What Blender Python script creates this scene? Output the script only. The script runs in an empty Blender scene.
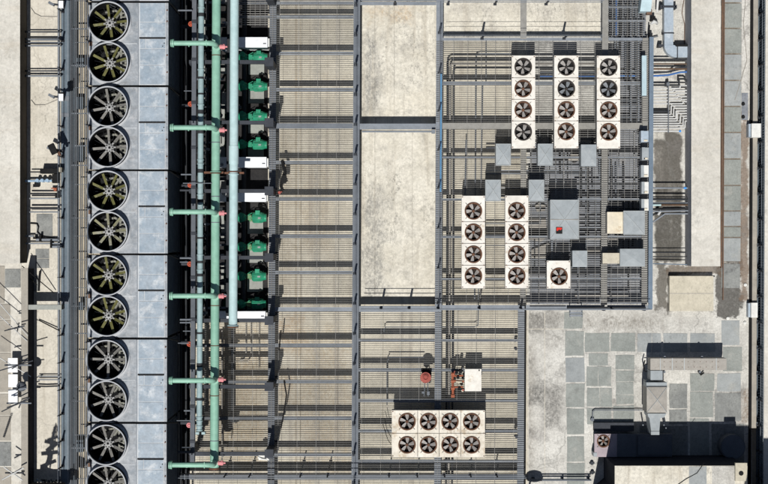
import bpy, math, random
from mathutils import Vector, Matrix
random.seed(7)
S = 0.05            # metres per plan unit at roof level
H = 1494.0          # camera height in plan units
PI = math.pi
scene = bpy.context.scene
COL = scene.collection

def k(z): return (1 - z / H) * S
def W(x, y, z=0.0):
    """plan coordinates (units of 5 cm) to world metres, for a point z units above the roof"""
    return Vector(((x - 384) * k(z), (242 - y) * k(z), z * S))
def ux(u, y): return u - .0045 * (y - 242)      # the long members run a quarter degree off square

# ------------------------------------------------------------------ materials
MATS = {}
class NT:
    def __init__(s, name):
        m = bpy.data.materials.new(name); m.use_nodes = True
        s.m = m; s.t = m.node_tree; s.t.nodes.clear()
        s.out = s.n('ShaderNodeOutputMaterial'); s.b = s.n('ShaderNodeBsdfPrincipled')
        s.t.links.new(s.b.outputs[0], s.out.inputs[0])
        s.pos = s.n('ShaderNodeNewGeometry').outputs['Position']
    def n(s, t): return s.t.nodes.new(t)
    def link(s, a, b): s.t.links.new(a, b)
    def put(s, sock, v):
        if hasattr(v, 'links'): s.link(v, sock)
        else: sock.default_value = v
    def mapped(s, sc, loc=(0, 0, 0)):
        mp = s.n('ShaderNodeMapping'); s.link(s.pos, mp.inputs['Vector'])
        mp.inputs['Scale'].default_value = sc; mp.inputs['Location'].default_value = loc
        return mp.outputs[0]
    def noise(s, scale, detail=5, rough=.6, vec=None, dist=0):
        n = s.n('ShaderNodeTexNoise'); s.link(vec if vec is not None else s.pos, n.inputs['Vector'])
        n.inputs['Scale'].default_value = scale; n.inputs['Detail'].default_value = detail
        n.inputs['Roughness'].default_value = rough; n.inputs['Distortion'].default_value = dist
        return n.outputs['Fac']
    def ramp(s, f, a, b, lo=0.0, hi=1.0):
        r = s.n('ShaderNodeMapRange'); r.clamp = True; s.link(f, r.inputs['Value'])
        for i, v in ((1, a), (2, b), (3, lo), (4, hi)): r.inputs[i].default_value = v
        return r.outputs[0]
    def math(s, op, a, b=0.0):
        m = s.n('ShaderNodeMath'); m.operation = op; s.put(m.inputs[0], a); s.put(m.inputs[1], b); return m.outputs[0]
    def mix(s, f, a, b, mode='MIX'):
        m = s.n('ShaderNodeMix'); m.data_type = 'RGBA'; m.blend_type = mode
        s.put(m.inputs[0], f); s.put(m.inputs[6], a); s.put(m.inputs[7], b); return m.outputs[2]

def c4(c): return (c[0], c[1], c[2], 1)
def surf(name, c1, c2=None, sc=.5, grain=.15, gsc=14, dirt=None, dt=.58, dw=.1, da=.6, dsc=.9,
         streak=None, sa=.5, ssc=(3, .12, 1), st=.55, rust=None, ra=.7, rsc=2.5, rt=.66,
         crack=0, csc=.35, rough=.8, metal=0, bump=.15, rects=(), spec=.12, streak2=None, mottle=.10, speck=0, spsc=8):
    q = NT(name); c2 = c2 or c1
    col = q.mix(q.ramp(q.noise(sc, 6), .33, .67), c4(c1), c4(c2))
    for (x0, y0, x1, y1, c, amp, am) in rects:      # stains of a place, with ragged edges
        a = W(x0, y0); b = W(x1, y1)
        sp = q.n('ShaderNodeSeparateXYZ'); q.link(q.pos, sp.inputs[0])
        dx = q.math('SUBTRACT', q.math('ABSOLUTE', q.math('SUBTRACT', sp.outputs[0], (a.x + b.x) / 2)), abs(b.x - a.x) / 2)
        dy = q.math('SUBTRACT', q.math('ABSOLUTE', q.math('SUBTRACT', sp.outputs[1], (a.y + b.y) / 2)), abs(b.y - a.y) / 2)
        d = q.math('ADD', q.math('MAXIMUM', dx, dy), q.math('MULTIPLY', q.math('SUBTRACT', q.noise(1.1, 7, .65), .5), amp))
        f = q.ramp(d, .06, -.06, 0, am) if am > .72 else q.math('MULTIPLY', q.ramp(d, .12 + amp * .1, -.05 - amp * .1, 0, am), q.ramp(q.noise(8.5, 5, .78, q.mapped((1, .6, 1), (x0, y0, 0))), .40, .60, .2, 1.25)) if amp > .3 else q.ramp(d, .03, -.03, 0, am)
        col = q.mix(f, col, c4(c))
    if dirt: col = q.mix(q.ramp(q.noise(dsc, 9, .72, q.mapped((1, 1, 1), (31, 7, 3))), dt, dt + dw, 0, da), col, c4(dirt))
    if streak: col = q.mix(q.ramp(q.noise(1, 5, .6, q.mapped(ssc, (11, 3, 0))), st, st + .12, 0, sa), col, c4(streak))
    if streak2: col = q.mix(q.ramp(q.noise(1, 4, .5, q.mapped((ssc[1] , ssc[0], 1), (5, 13, 0))), .6, .72, 0, sa), col, c4(streak2))
    if speck: col = q.mix(q.math('MULTIPLY', q.ramp(q.noise(spsc, 5, .8, q.mapped((1, .55, 1), (17, 4, 2))), .53, .60, 0, speck), q.ramp(q.noise(.45, 4, .6, q.mapped((1, .6, 1), (71, 9, 2))), .42, .62)), col, c4(tuple(x * .38 for x in c1)))
    if rust: col = q.mix(q.ramp(q.noise(rsc, 9, .75, q.mapped((1, 1, 1), (3, 51, 9))), rt, rt + .07, 0, ra), col, c4(rust))
    if crack:
        v = q.n('ShaderNodeTexVoronoi'); v.feature = 'DISTANCE_TO_EDGE'; v.inputs['Scale'].default_value = csc
        off = q.n('ShaderNodeVectorMath'); off.operation = 'ADD'; q.link(q.pos, off.inputs[0])
        nn = q.n('ShaderNodeTexNoise'); nn.inputs['Scale'].default_value = 1.2; nn.inputs['Detail'].default_value = 6
        q.link(q.pos, nn.inputs['Vector']); q.link(nn.outputs['Color'], off.inputs[1]); q.link(off.outputs[0], v.inputs['Vector'])
        col = q.mix(q.ramp(v.outputs['Distance'], .012, .0, 0, crack), col, c4(tuple(x * .3 for x in c1)))
    fine = q.noise(gsc, 6, .7)
    g = q.math('MULTIPLY', q.ramp(fine, .25, .75, 1 - grain, 1 + grain), q.ramp(q.noise(3.1, 4, .65), .3, .7, 1 - mottle, 1 + mottle))
    cc = q.n('ShaderNodeCombineColor')
    for i in range(3): q.link(g, cc.inputs[i])
    col = q.mix(1.0, col, cc.outputs[0], 'MULTIPLY')
    q.link(col, q.b.inputs['Base Color'])
    q.b.inputs['Roughness'].default_value = rough; q.b.inputs['Metallic'].default_value = metal
    q.b.inputs['Specular IOR Level'].default_value = spec
    if bump:
        bp = q.n('ShaderNodeBump'); bp.inputs['Strength'].default_value = bump; bp.inputs['Distance'].default_value = .02
        q.link(fine, bp.inputs['Height']); q.link(bp.outputs[0], q.b.inputs['Normal'])
    MATS[name] = q.m
    return q.m

CREAM = (.50, .45, .36); CREAM2 = (.40, .35, .27); GREYC = (.40, .385, .35)
surf('cream_concrete', (.58, .545, .47), (.48, .445, .375), .45, .16, 9, dirt=(.26, .23, .19), dt=.60, da=.45, dsc=1.3, streak=(.33, .29, .23), sa=.3, rust=(.40, .27, .14), ra=.25, crack=.3, speck=.55)
surf('weathered_slab', (.64, .605, .52), (.51, .475, .395), .6, .26, 9, dirt=(.27, .255, .23), dt=.545, dw=.16, da=.6, dsc=1.1, streak=(.40, .36, .29), sa=.6, ssc=(2.2, .12, 1), rust=(.45, .29, .13), ra=.3, rsc=1.2, rects=((362, 40, 378, 116, (.13, .13, .13), 3.2, .62), (374, 8, 412, 18, (.40, .27, .14), 2.6, .5), (362, 190, 384, 296, (.15, .15, .145), 3.4, .55), (374.6, 0, 375.2, 300, (.2, .18, .15), .06, .5), (394, 0, 394.6, 117, (.2, .18, .15), .06, .55), (412, 130, 412.6, 300, (.25, .22, .18), .06, .4), (386, 92, 436, 117, (.66, .61, .5), 1.5, .4), (445, 6, 600, 14, (.3, .28, .25), 2.2, .5)), crack=.2, csc=.25, speck=.75)
surf('screen_floor', (.61, .565, .465), (.475, .435, .35), .35, .14, 9, dirt=(.33, .25, .16), dt=.58, dw=.16, da=.5, dsc=.35, streak=(.31, .275, .23), sa=.62, ssc=(2.6, .05, 1), st=.54, rust=(.42, .25, .10), ra=.35, rsc=.7, rt=.64, speck=.3,
     rects=((277, 318, 297, 352, (.36, .235, .12), 2.6, .6), (276, 372, 292, 404, (.36, .25, .14), 2.4, .5), (300, 168, 330, 250, (.36, .29, .20), 2.4, .5), (298, 330, 350, 480, (.38, .29, .18), 3.4, .45), (208, 324, 268, 470, (.38, .29, .18), 3, .55), (278, 120, 292, 300, (.38, .31, .22), 2.4, .4), (314, -20, 320, 520, (.33, .315, .28), .35, .6), (337, -20, 341, 520, (.36, .34, .30), .35, .5), (295, -20, 297, 520, (.30, .25, .18), .12, .6), (300, -20, 301, 520, (.30, .25, .18), .12, .6)))

#
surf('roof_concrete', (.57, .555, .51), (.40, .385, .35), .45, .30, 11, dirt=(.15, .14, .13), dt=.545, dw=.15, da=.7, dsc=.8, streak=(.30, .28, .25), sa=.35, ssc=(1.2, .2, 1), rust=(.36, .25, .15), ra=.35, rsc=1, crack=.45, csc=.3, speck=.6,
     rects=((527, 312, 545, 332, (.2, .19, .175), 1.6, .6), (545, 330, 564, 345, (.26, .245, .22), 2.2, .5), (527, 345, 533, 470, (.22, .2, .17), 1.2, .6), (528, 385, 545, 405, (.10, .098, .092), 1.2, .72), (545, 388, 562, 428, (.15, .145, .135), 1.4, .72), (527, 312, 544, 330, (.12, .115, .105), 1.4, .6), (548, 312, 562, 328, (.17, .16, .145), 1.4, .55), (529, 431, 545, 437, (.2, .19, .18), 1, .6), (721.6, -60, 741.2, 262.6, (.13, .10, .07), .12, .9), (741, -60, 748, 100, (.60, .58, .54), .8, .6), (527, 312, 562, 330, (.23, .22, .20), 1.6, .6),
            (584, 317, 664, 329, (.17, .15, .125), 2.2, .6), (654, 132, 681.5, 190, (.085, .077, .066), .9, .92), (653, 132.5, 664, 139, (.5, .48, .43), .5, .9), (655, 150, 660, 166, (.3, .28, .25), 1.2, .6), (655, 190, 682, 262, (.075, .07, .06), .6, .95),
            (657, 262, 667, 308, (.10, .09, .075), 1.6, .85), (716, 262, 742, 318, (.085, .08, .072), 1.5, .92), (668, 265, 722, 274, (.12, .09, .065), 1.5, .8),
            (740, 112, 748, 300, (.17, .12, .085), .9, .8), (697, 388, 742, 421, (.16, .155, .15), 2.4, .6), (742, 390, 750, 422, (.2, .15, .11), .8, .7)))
surf('cream_roof', (.59, .565, .505), (.48, .455, .40), .4, .16, 9, dirt=(.33, .30, .25), dt=.58, da=.45, dsc=1.2, streak=(.48, .43, .35), sa=.3, ssc=(.3, 2, 1), speck=.35, spsc=5)
surf('beige_block', (.54, .495, .395), (.46, .42, .33), .7, .10, 12, dirt=(.33, .25, .16), dt=.66, da=.5, dsc=1.6, speck=.35)
surf('paver_grey', (.28, .293, .272), (.22, .233, .217), .7, .18, 13, dirt=(.15, .15, .14), dt=.58, da=.5, dsc=1.3, streak=(.42, .40, .36), sa=.35, ssc=(1.3, 1.1, 1), st=.57, speck=.3)
surf('paver_blue', (.32, .335, .33), (.255, .27, .27), .6, .12, 16, dirt=(.15, .15, .15), dt=.62, da=.5, dsc=.9, streak=(.40, .38, .33), sa=.3, ssc=(1, 1, 1), speck=.45)
surf('paver_stained', (.27, .275, .26), (.17, .175, .17), .9, .22, 14, dirt=(.09, .09, .088), dt=.56, da=.6, dsc=1.6, speck=.7)
surf('paver_tan', (.34, .31, .26), (.29, .27, .235), .8, .12, 14, dirt=(.2, .17, .13), dt=.6, da=.5, dsc=1.2)
surf('dark_membrane', (.17, .185, .21), (.27, .275, .285), .7, .25, 9, dirt=(.33, .30, .26), dt=.6, da=.6, dsc=.8, streak=(.05, .05, .055), sa=.6, ssc=(.15, 2.5, 1), spec=.03)
surf('shaded_floor', (.022, .022, .024), (.045, .042, .04), .8, .25, 9, spec=.03)  # near-black colour stands for the shade on the floor among the pipes
surf('tan_floor', (.46, .41, .32), (.36, .315, .245), .6, .18, 8, dirt=(.14, .12, .09), dt=.58, da=.6)
surf('wall_brown', (.11, .096, .08), (.085, .075, .063), 1, .12, spec=.03)
surf('edge_wall', (.42, .42, .43), (.36, .36, .37), 1, .1)
surf('steel', (.15, .165, .185), (.115, .128, .145), .8, .10, 9, dirt=(.24, .25, .26), dt=.62, da=.4, dsc=2, rough=.55, bump=.05, spec=.18)
surf('steel_light', (.22, .24, .265), (.17, .188, .21), .9, .12, 9, dirt=(.36, .37, .38), dt=.62, da=.4, dsc=2.5, rust=(.2, .13, .08), ra=.4, rt=.7, rough=.5, bump=.05, spec=.18)
surf('steel_tan', (.27, .26, .235), (.22, .215, .20), .9, .14, 9, dirt=(.15, .13, .11), dt=.62, da=.4, dsc=2, rough=.6, bump=.05)
surf('grating_steel', (.27, .26, .24), (.19, .19, .185), 1.5, .12, rough=.55, bump=0)
surf('dark_steel', (.055, .06, .07), (.04, .043, .05), .8, .15, rough=.5, bump=.05, spec=.03)
surf('gutter_blue', (.135, .17, .20), (.11, .14, .165), .7, .12, 9, dirt=(.16, .18, .19), dt=.62, da=.35, dsc=1.4, streak=(.05, .06, .075), sa=.4, ssc=(5, .1, 1), rough=.5, bump=.04)
surf('edge_blue', (.155, .20, .255), (.12, .16, .205), .8, .1, rough=.5, bump=.04)
surf('zinc_deck', (.34, .355, .37), (.20, .225, .25), 2.2, .2, 8, dirt=(.47, .47, .47), dt=.54, da=.6, dsc=1.5, streak=(.19, .19, .19), sa=.5, ssc=(.7, 2.6, 1), rust=(.24, .18, .13), ra=.6, rsc=1.5, rt=.63, rough=.45, bump=.05, spec=.2, speck=.3, spsc=6)
surf('zinc_panel', (.235, .29, .34), (.32, .365, .405), 1.6, .16, 8, dirt=(.50, .52, .53), dt=.52, dw=.13, da=.8, dsc=1.7, streak=(.2, .23, .26), sa=.3, ssc=(1.5, .6, 1), rough=.42, bump=.05, spec=.2)
surf('zinc_seam', (.50, .52, .53), (.42, .44, .46), 2, .1, rough=.5, bump=0)
surf('zinc_wall', (.12, .13, .14), (.09, .10, .11), 2, .2, spec=.03)
surf('stack_metal', (.42, .43, .44), (.36, .37, .385), 1, .08, rust=(.25, .18, .12), ra=.3, rough=.45, bump=.03)
surf('blade_olive', (.14, .135, .045), (.10, .10, .04), 3, .15, 10, dirt=(.22, .215, .14), dt=.57, da=.6, dsc=4, rough=.5)
surf('blade_worn', (.22, .215, .12), (.20, .195, .15), 3, .15, 10, dirt=(.30, .30, .25), dt=.54, da=.6, dsc=4, rough=.5)
surf('blade_grey', (.20, .195, .18), (.145, .14, .13), 3, .12, 10, dirt=(.16, .15, .12), dt=.6, da=.5, dsc=4, rough=.5)
surf('hub_metal', (.33, .33, .325), (.24, .24, .235), 4, .12, rough=.45, bump=.03)
surf('inner_frame', (.26, .26, .22), (.17, .17, .15), 3, .15, rough=.5)
surf('black', (.012, .012, .013), (.018, .018, .018), 2, .2, rough=.6, bump=0, spec=.03)
surf('casing_white', (.72, .69, .63), (.62, .585, .52), .9, .08, 9, dirt=(.40, .31, .20), dt=.57, da=.6, dsc=1.9, rust=(.28, .17, .09), ra=.6, rsc=4, rt=.68, rough=.5, bump=.03)
surf('casing_stained', (.70, .655, .57), (.56, .51, .42), 1.3, .12, 9, dirt=(.36, .26, .15), dt=.535, da=.65, dsc=1.6, rust=(.24, .13, .06), ra=.7, rsc=3, rt=.64, rough=.6, bump=.03, speck=.4)
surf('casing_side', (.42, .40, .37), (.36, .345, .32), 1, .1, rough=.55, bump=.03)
surf('rust_ring', (.15, .075, .045), (.085, .045, .03), 6, .25, 20, dirt=(.05, .04, .035), dt=.55, da=.7, dsc=6, rough=.8)
surf('black_ring', (.035, .033, .032), (.055, .045, .04), 5, .2, rough=.6, spec=.03)
surf('fan_blade', (.36, .345, .33), (.26, .24, .22), 5, .12, 10, dirt=(.2, .15, .12), dt=.55, da=.5, dsc=7, rough=.4, spec=.22)
surf('fan_blade_dark', (.22, .235, .25), (.15, .16, .17), 5, .12, rough=.35, spec=.25)
surf('fan_pit', (.045, .03, .024), (.025, .02, .018), 6, .2, spec=.03)
surf('duct_zinc', (.31, .335, .345), (.265, .29, .30), 1.5, .06, 9, dirt=(.38, .39, .385), dt=.56, da=.4, dsc=1.6, rough=.45, bump=.03, spec=.18)
surf('duct_seam', (.40, .42, .42), None, 2, .08, rough=.5, bump=0)
surf('duct_tan', (.37, .345, .305), (.30, .28, .25), .8, .12, 12, dirt=(.14, .10, .075), dt=.6, da=.5, dsc=1.6, rough=.6, bump=.05)
surf('galv_duct', (.30, .36, .42), (.36, .41, .455), 1.4, .14, 9, dirt=(.5, .53, .55), dt=.55, da=.6, dsc=2, rough=.4, bump=.05, spec=.22)
surf('pipe_green', (.25, .45, .345), (.205, .385, .295), .8, .05, 8, dirt=(.14, .27, .20), dt=.59, da=.45, dsc=1.8, rust=(.26, .15, .09), ra=.5, rsc=1.7, rt=.69, rough=.42, bump=.02, spec=.22)
surf('pipe_teal', (.45, .58, .58), (.385, .52, .525), .8, .05, 8, dirt=(.25, .35, .34), dt=.59, da=.45, dsc=1.8, rust=(.26, .15, .09), ra=.5, rsc=1.7, rt=.69, rough=.42, bump=.02, spec=.22)
surf('pipe_grey', (.30, .40, .41), (.25, .335, .345), .9, .10, 8, dirt=(.14, .17, .17), dt=.6, da=.6, dsc=2, rough=.45, bump=.03, spec=.2)
surf('pipe_black', (.03, .033, .037), (.045, .047, .05), 1, .2, rough=.5, spec=.03)
surf('pipe_white', (.56, .56, .54), (.46, .46, .45), 1.2, .08, dirt=(.3, .28, .25), dt=.6, da=.5, rough=.5, bump=.03)
surf('pipe_brown', (.16, .10, .065), (.10, .07, .05), 2, .2)
surf('pipe_blue', (.05, .13, .36), (.06, .15, .34), 2, .1, rough=.45)
surf('hose_blue', (.16, .36, .58), None, 2, .08, rough=.45)
surf('bright_blue', (.06, .26, .62), None, 2, .08, rough=.45)
surf('rust_flange', (.16, .075, .045), (.10, .055, .04), 4, .2)
surf('pink_paint', (.62, .24, .25), (.52, .20, .21), 4, .1, rough=.5)
surf('orange_red', (.48, .10, .055), (.36, .08, .045), 4, .1, rough=.45)
surf('brick_red', (.34, .085, .065), (.27, .07, .055), 5, .18, rough=.5)
surf('red_orange', (.36, .10, .045), (.20, .07, .045), 5, .25, rough=.5)
surf('pump_green', (.025, .27, .15), (.02, .18, .10), 3, .18, 10, dirt=(.03, .07, .05), dt=.55, da=.6, dsc=4, rough=.4, spec=.22)
surf('pump_worn', (.03, .26, .14), (.20, .22, .10), 3.5, .2, 10, dirt=(.20, .14, .07), dt=.58, da=.6, dsc=3, rough=.5)
surf('pump_dark', (.008, .06, .03), (.02, .04, .025), 3, .2, rough=.5, spec=.03)
surf('plinth', (.31, .32, .29), (.26, .265, .245), 1, .12, 10, dirt=(.16, .14, .12), dt=.6, da=.5, dsc=2)
surf('white_paint', (.78, .79, .80), (.73, .74, .75), 1, .04, 8, rough=.4, bump=.02)
surf('white_box', (.66, .66, .63), (.60, .59, .55), 2, .08, dirt=(.42, .34, .22), dt=.62, da=.5, dsc=5, rough=.45, bump=.03)
surf('pale_blue_panel', (.42, .53, .56), (.37, .475, .51), 1, .06, rough=.4, bump=.02)
surf('cream_panel', (.66, .60, .48), (.60, .53, .40), 1.5, .1, 12, dirt=(.36, .24, .12), dt=.58, da=.6, dsc=3.2)
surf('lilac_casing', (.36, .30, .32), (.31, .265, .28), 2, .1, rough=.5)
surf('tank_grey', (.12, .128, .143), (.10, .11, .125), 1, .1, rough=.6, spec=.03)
surf('teal_siding', (.32, .42, .48), (.27, .36, .42), 1, .12, rough=.5)
surf('rust_line', (.17, .10, .065), (.12, .08, .06), 3, .2)
surf('shaded_wall', (.022, .025, .034), (.018, .02, .027), 1, .1, spec=.03)  # near-black colour holds the shade of the wall faces turned from the sun
surf('sign_black', (.02, .02, .02), None, 2, .05, rough=.5, bump=0, spec=.03)
surf('sign_red', (.62, .03, .02), None, 2, .05, rough=.5, bump=0)
surf('clear_blue', (.22, .33, .45), (.34, .44, .54), 5, .3, rough=.4)

# ------------------------------------------------------------------ mesh builder
class MB:
    def __init__(s): s.v = []; s.f = []; s.mi = []; s.sm = []
    def add(s, vs, fs, mi=0, smooth=False):
        o = len(s.v); s.v += [Vector(p) for p in vs]
        for f in fs: s.f.append([o + i for i in f]); s.mi.append(mi); s.sm.append(smooth)
    def hexa(s, b, t, mi=0):       # bottom ring, top ring: counter-clockwise from above
        n = len(b); vs = list(b) + list(t)
        fs = [list(range(n))[::-1], [n + i for i in range(n)]] + [[i, (i + 1) % n, n + (i + 1) % n, n + i] for i in range(n)]
        s.add(vs, fs, mi)
    def box(s, x0, y0, x1, y1, z0, z1, mi=0, sh=False):
        """upright box; its footprint is given in plan units as seen at its top"""
        f = (lambda x, y: ux(x, y)) if sh else (lambda x, y: x)
        t = [W(f(x, y), y, z1) for x, y in ((x0, y1), (x1, y1), (x1, y0), (x0, y0))]
        s.hexa([Vector((p.x, p.y, z0 * S)) for p in t], t, mi); return s
    def prism(s, pts, z0, z1, mi=0):
        t = [W(x, y, z1) for x, y in pts]
        if sum((t[i].x * t[(i + 1) % len(t)].y - t[(i + 1) % len(t)].x * t[i].y) for i in range(len(t))) < 0: t.reverse()
        s.hexa([Vector((p.x, p.y, z0 * S)) for p in t], t, mi); return s
    def wbox(s, c, d, mi=0, rot=0):
        r = Matrix.Rotation(rot, 3, 'Z'); c = Vector(c)
        q = [(-1, -1), (1, -1), (1, 1), (-1, 1)]
        s.hexa([c + r @ Vector((a * d[0] / 2, b * d[1] / 2, -d[2] / 2)) for a, b in q],
               [c + r @ Vector((a * d[0] / 2, b * d[1] / 2, d[2] / 2)) for a, b in q], mi); return s
    def wtube(s, pts, r, seg=10, mi=0, caps=True):
        pts = [Vector(p) for p in pts]; n = len(pts); rr = r if isinstance(r, (list, tuple)) else [r] * n
        d = [(pts[i + 1] - pts[i]).normalized() for i in range(n - 1)]
        up = Vector((0, 0, 1)) if abs(d[0].z) < .9 else Vector((1, 0, 0))
        a = d[0].cross(up).normalized(); vs = []
        for i in range(n):
            t = d[0] if i == 0 else d[-1] if i == n - 1 else (d[i - 1] + d[i]).normalized()
            a = (a - t * a.dot(t)).normalized(); b = t.cross(a)
            m = 1.0
            if 0 < i < n - 1: m = 1 / max(.5, d[i - 1].dot(t))
            for j in range(seg):
                q = 2 * PI * j / seg; vs.append(pts[i] + (a * math.cos(q) + b * math.sin(q)) * rr[i] * m)
        fs = [[i * seg + j, i * seg + (j + 1) % seg, (i + 1) * seg + (j + 1) % seg, (i + 1) * seg + j] for i in range(n - 1) for j in range(seg)]
        s.add(vs, fs, mi, True)
        if caps:
            s.add(vs[:seg], [list(range(seg))[::-1]], mi); s.add(vs[-seg:], [list(range(seg))], mi)
        return s
    def tube(s, pts, r, seg=10, mi=0):
        """pts in plan units (x, y, z); r in plan units as it appears in plan"""
        return s.wtube([W(*p) for p in pts], [r * k(p[2]) for p in pts], seg, mi)
    def lathe(s, c, prof, seg=32, mi=0, smooth=True, close=True):
        """vertical lathe about world point c; prof = [(r, z)] metres relative to c"""
        vs = [Vector((c[0] + r * math.cos(2 * PI * j / seg), c[1] + r * math.sin(2 * PI * j / seg), c[2] + z)) for r, z in prof for j in range(seg)]
        n = len(prof)
        s.add(vs, [[i * seg + j, i * seg + (j + 1) % seg, (i + 1) * seg + (j + 1) % seg, (i + 1) * seg + j] for i in range(n - 1) for j in range(seg)], mi, smooth)
        return s
    def cyl(s, x, y, z0, z1, r, seg=24, mi=0):
        c = W(x, y, z1); R = r * k(z1)
        s.lathe((c.x, c.y, 0), [(R, z0 * S), (R, z1 * S)], seg, mi)
        for z, rev in ((z1, 0), (z0, 1)):
            vs = [Vector((c.x + R * math.cos(2 * PI * j / seg), c.y + R * math.sin(2 * PI * j / seg), z * S)) for j in range(seg)]
            s.add(vs, [list(range(seg))[::-1] if rev else list(range(seg))], mi)
        return s
    def disc(s, c, r, seg=24, mi=0):
        s.add([Vector((c[0] + r * math.cos(2 * PI * j / seg), c[1] + r * math.sin(2 * PI * j / seg), c[2])) for j in range(seg)], [list(range(seg))], mi); return s
    def plate_hole(s, x0, y0, x1, y1, cx, cy, r, z, dep, mi=0, seg=32):
        """flat plate with a round hole and the hole's wall; world metres, z top"""
        cor = [(x0, y0), (x1, y0), (x1, y1), (x0, y1)]
        an = sorted({round(2 * PI * j / seg, 5) for j in range(seg)} | {round(math.atan2(b - cy, a - cx) % (2 * PI), 5) for a, b in cor})
        inn = []; out = []
        for t in an:
            c, d = math.cos(t), math.sin(t); ts = []
            if c > 1e-6: ts.append((x1 - cx) / c)
            if c < -1e-6: ts.append((x0 - cx) / c)
            if d > 1e-6: ts.append((y1 - cy) / d)
            if d < -1e-6: ts.append((y0 - cy) / d)
            q = min(ts); inn.append(Vector((cx + c * r, cy + d * r, z))); out.append(Vector((cx + c * q, cy + d * q, z)))
        n = len(an); low = [Vector((p.x, p.y, z - dep)) for p in inn]; olow = [Vector((p.x, p.y, z - dep)) for p in out]
        fs = []
        for i in range(n):
            j = (i + 1) % n
            fs += [[i, n + i, n + j, j], [i, j, 2 * n + j, 2 * n + i], [n + i, 3 * n + i, 3 * n + j, n + j]]
        s.add(inn + out + low + olow, fs, mi); return s
    def build(s, name, mat, parent=None, origin=None, **props):
        mats = mat if isinstance(mat, (list, tuple)) else [mat]
        po = ORG[parent.name] if parent else Vector((0, 0, 0))
        if origin is None:
            if parent: origin = po
            else:
                xs = [p.x for p in s.v]; ys = [p.y for p in s.v]; zs = [p.z for p in s.v]
                origin = Vector(((min(xs) + max(xs)) / 2, (min(ys) + max(ys)) / 2, min(zs)))
        origin = Vector(origin)
        me = bpy.data.meshes.new(name); me.from_pydata([p - origin for p in s.v], [], s.f)
        me.polygons.foreach_set('material_index', s.mi); me.polygons.foreach_set('use_smooth', s.sm)
        for m in mats: me.materials.append(MATS[m])
        me.update()
        o = bpy.data.objects.new(name, me); COL.objects.link(o)
        o.location = origin - po
        if parent: o.parent = parent
        ORG[o.name] = origin
        for a, b in props.items(): o[a] = b
        return o
ORG = {}
def thing(name, label, cat, x, y, z=0, group=None, w=None):
    o = bpy.data.objects.new(name, None); COL.objects.link(o)
    p = Vector(w) if w is not None else W(x, y, z)
    o.location = p; ORG[o.name] = p; o.empty_display_size = .2
    return tag(o, label, cat, group)
def tag(o, label, cat, group=None):
    o['label'] = label; o['category'] = cat
    if group: o['group'] = group
    return o
def struct(mb, name, mat):
    return mb.build(name, mat, kind='structure')
def copy_tree(o, loc=None, parent=None, label=None):
    c = o.copy(); COL.objects.link(c)
    if parent: c.parent = parent
    if loc is not None: c.location = loc; ORG[c.name] = Vector(loc)
    if label: c['label'] = label
    for ch in list(o.children): copy_tree(ch, None, c)
    return c
def walk(o):
    yield o
    for c in o.children: yield from walk(c)
def remat(o, pairs):
    for q in walk(o):
        if q.type != 'MESH': continue
        for s in q.material_slots:
            if s.material and s.material.name in pairs:
                nm = pairs[s.material.name]; s.link = 'OBJECT'; s.material = MATS[nm]
ORD = ['first', 'second', 'third', 'fourth', 'fifth', 'sixth', 'seventh', 'eighth', 'ninth', 'tenth', 'eleventh', 'twelfth', 'thirteenth', 'fourteenth', 'fifteenth', 'sixteenth']
# ------------------------------------------------------------------ the setting
m = MB(); m.wbox((0, 0, -.35), (170, 150, .5)); struct(m, 'roof_deck', 'tan_floor')
m = MB(); m.box(176, -160, 527, 640, -1.5, -.02); struct(m, 'screened_roof_floor', 'screen_floor')
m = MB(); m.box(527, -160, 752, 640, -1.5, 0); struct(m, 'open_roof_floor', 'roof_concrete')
m = MB(); m.box(443, -60, 600, 37.5, -.02, .1); struct(m, 'north_roof_floor', 'weathered_slab')
m = MB(); m.box(530, 143, 646, 304, -.02, .08); m.box(620, 40, 646, 142.9, -.02, .08); m.box(604, -60, 646, 38, -.02, .08); struct(m, 'dark_roof_membrane', 'dark_membrane')
m = MB(); m.box(361, -60, 435.5, 117.5, 0, 1.2, sh=True); m.box(361.3, 131, 435, 297, 0, 1.2, sh=True); struct(m, 'bare_roof_slab', 'weathered_slab')
m = MB(); m.box(100, -90, 190, 600, -.6, .1); m.box(190, -90, 268, 322, -.6, .1); struct(m, 'plant_floor', 'shaded_floor')
# west side: ledge, higher roof, lane
m = MB(); m.box(-160, -160, 61, 640, -1.5, 20); struct(m, 'roof_ledge', 'cream_concrete')
m = MB(); m.box(-200, 263, 21.3, 640, 20.1, 20.6); struct(m, 'west_roof_floor', 'cream_roof')
m = MB()
for (x0, y0, x1, y1, i) in ((-20, 266, 4.5, 303, 0), (5, 269, 20.5, 287.5, 1), (-20, 304, 10, 319, 0), (-20, 320, 10.5, 352, 0), (-20, 353, 10.5, 392, 0), (-20, 394, 10.5, 415, 0), (-20, 416, 10.5, 440.5, 0), (-20, 442, 11, 466, 1), (-20, 467.5, 11, 500, 0)):
    m.box(x0, y0, x1, y1, 20.6, 21.2, i)
struct(m, 'west_roof_paving', ['paver_tan', 'paver_stained'])
b = thing('roof_block', 'tall cream roof block with flat top at the upper left corner', 'roof block', 8, 260, 20)
m = MB(); m.box(-200, -90, 19.6, 263.2, 20, 50); m.build('wall', 'wall_brown', b)
m = MB(); m.box(-200, -90, 20, 263.5, 50, 51.2); m.build('roof', 'cream_roof', b)
b = thing('parapet_wall', 'beige parapet wall with dark inner face beside the antennas', 'wall', 25, 484, 20)
m = MB(); m.box(21.6, 269, 27.6, 560, 20, 46); m.build('wall', 'shaded_wall', b)  # the wall colour paints the shade on its inner face
m = MB(); m.box(21.4, 268, 27.9, 560, 46, 47.2); m.build('coping', 'paver_tan', b)
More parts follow.
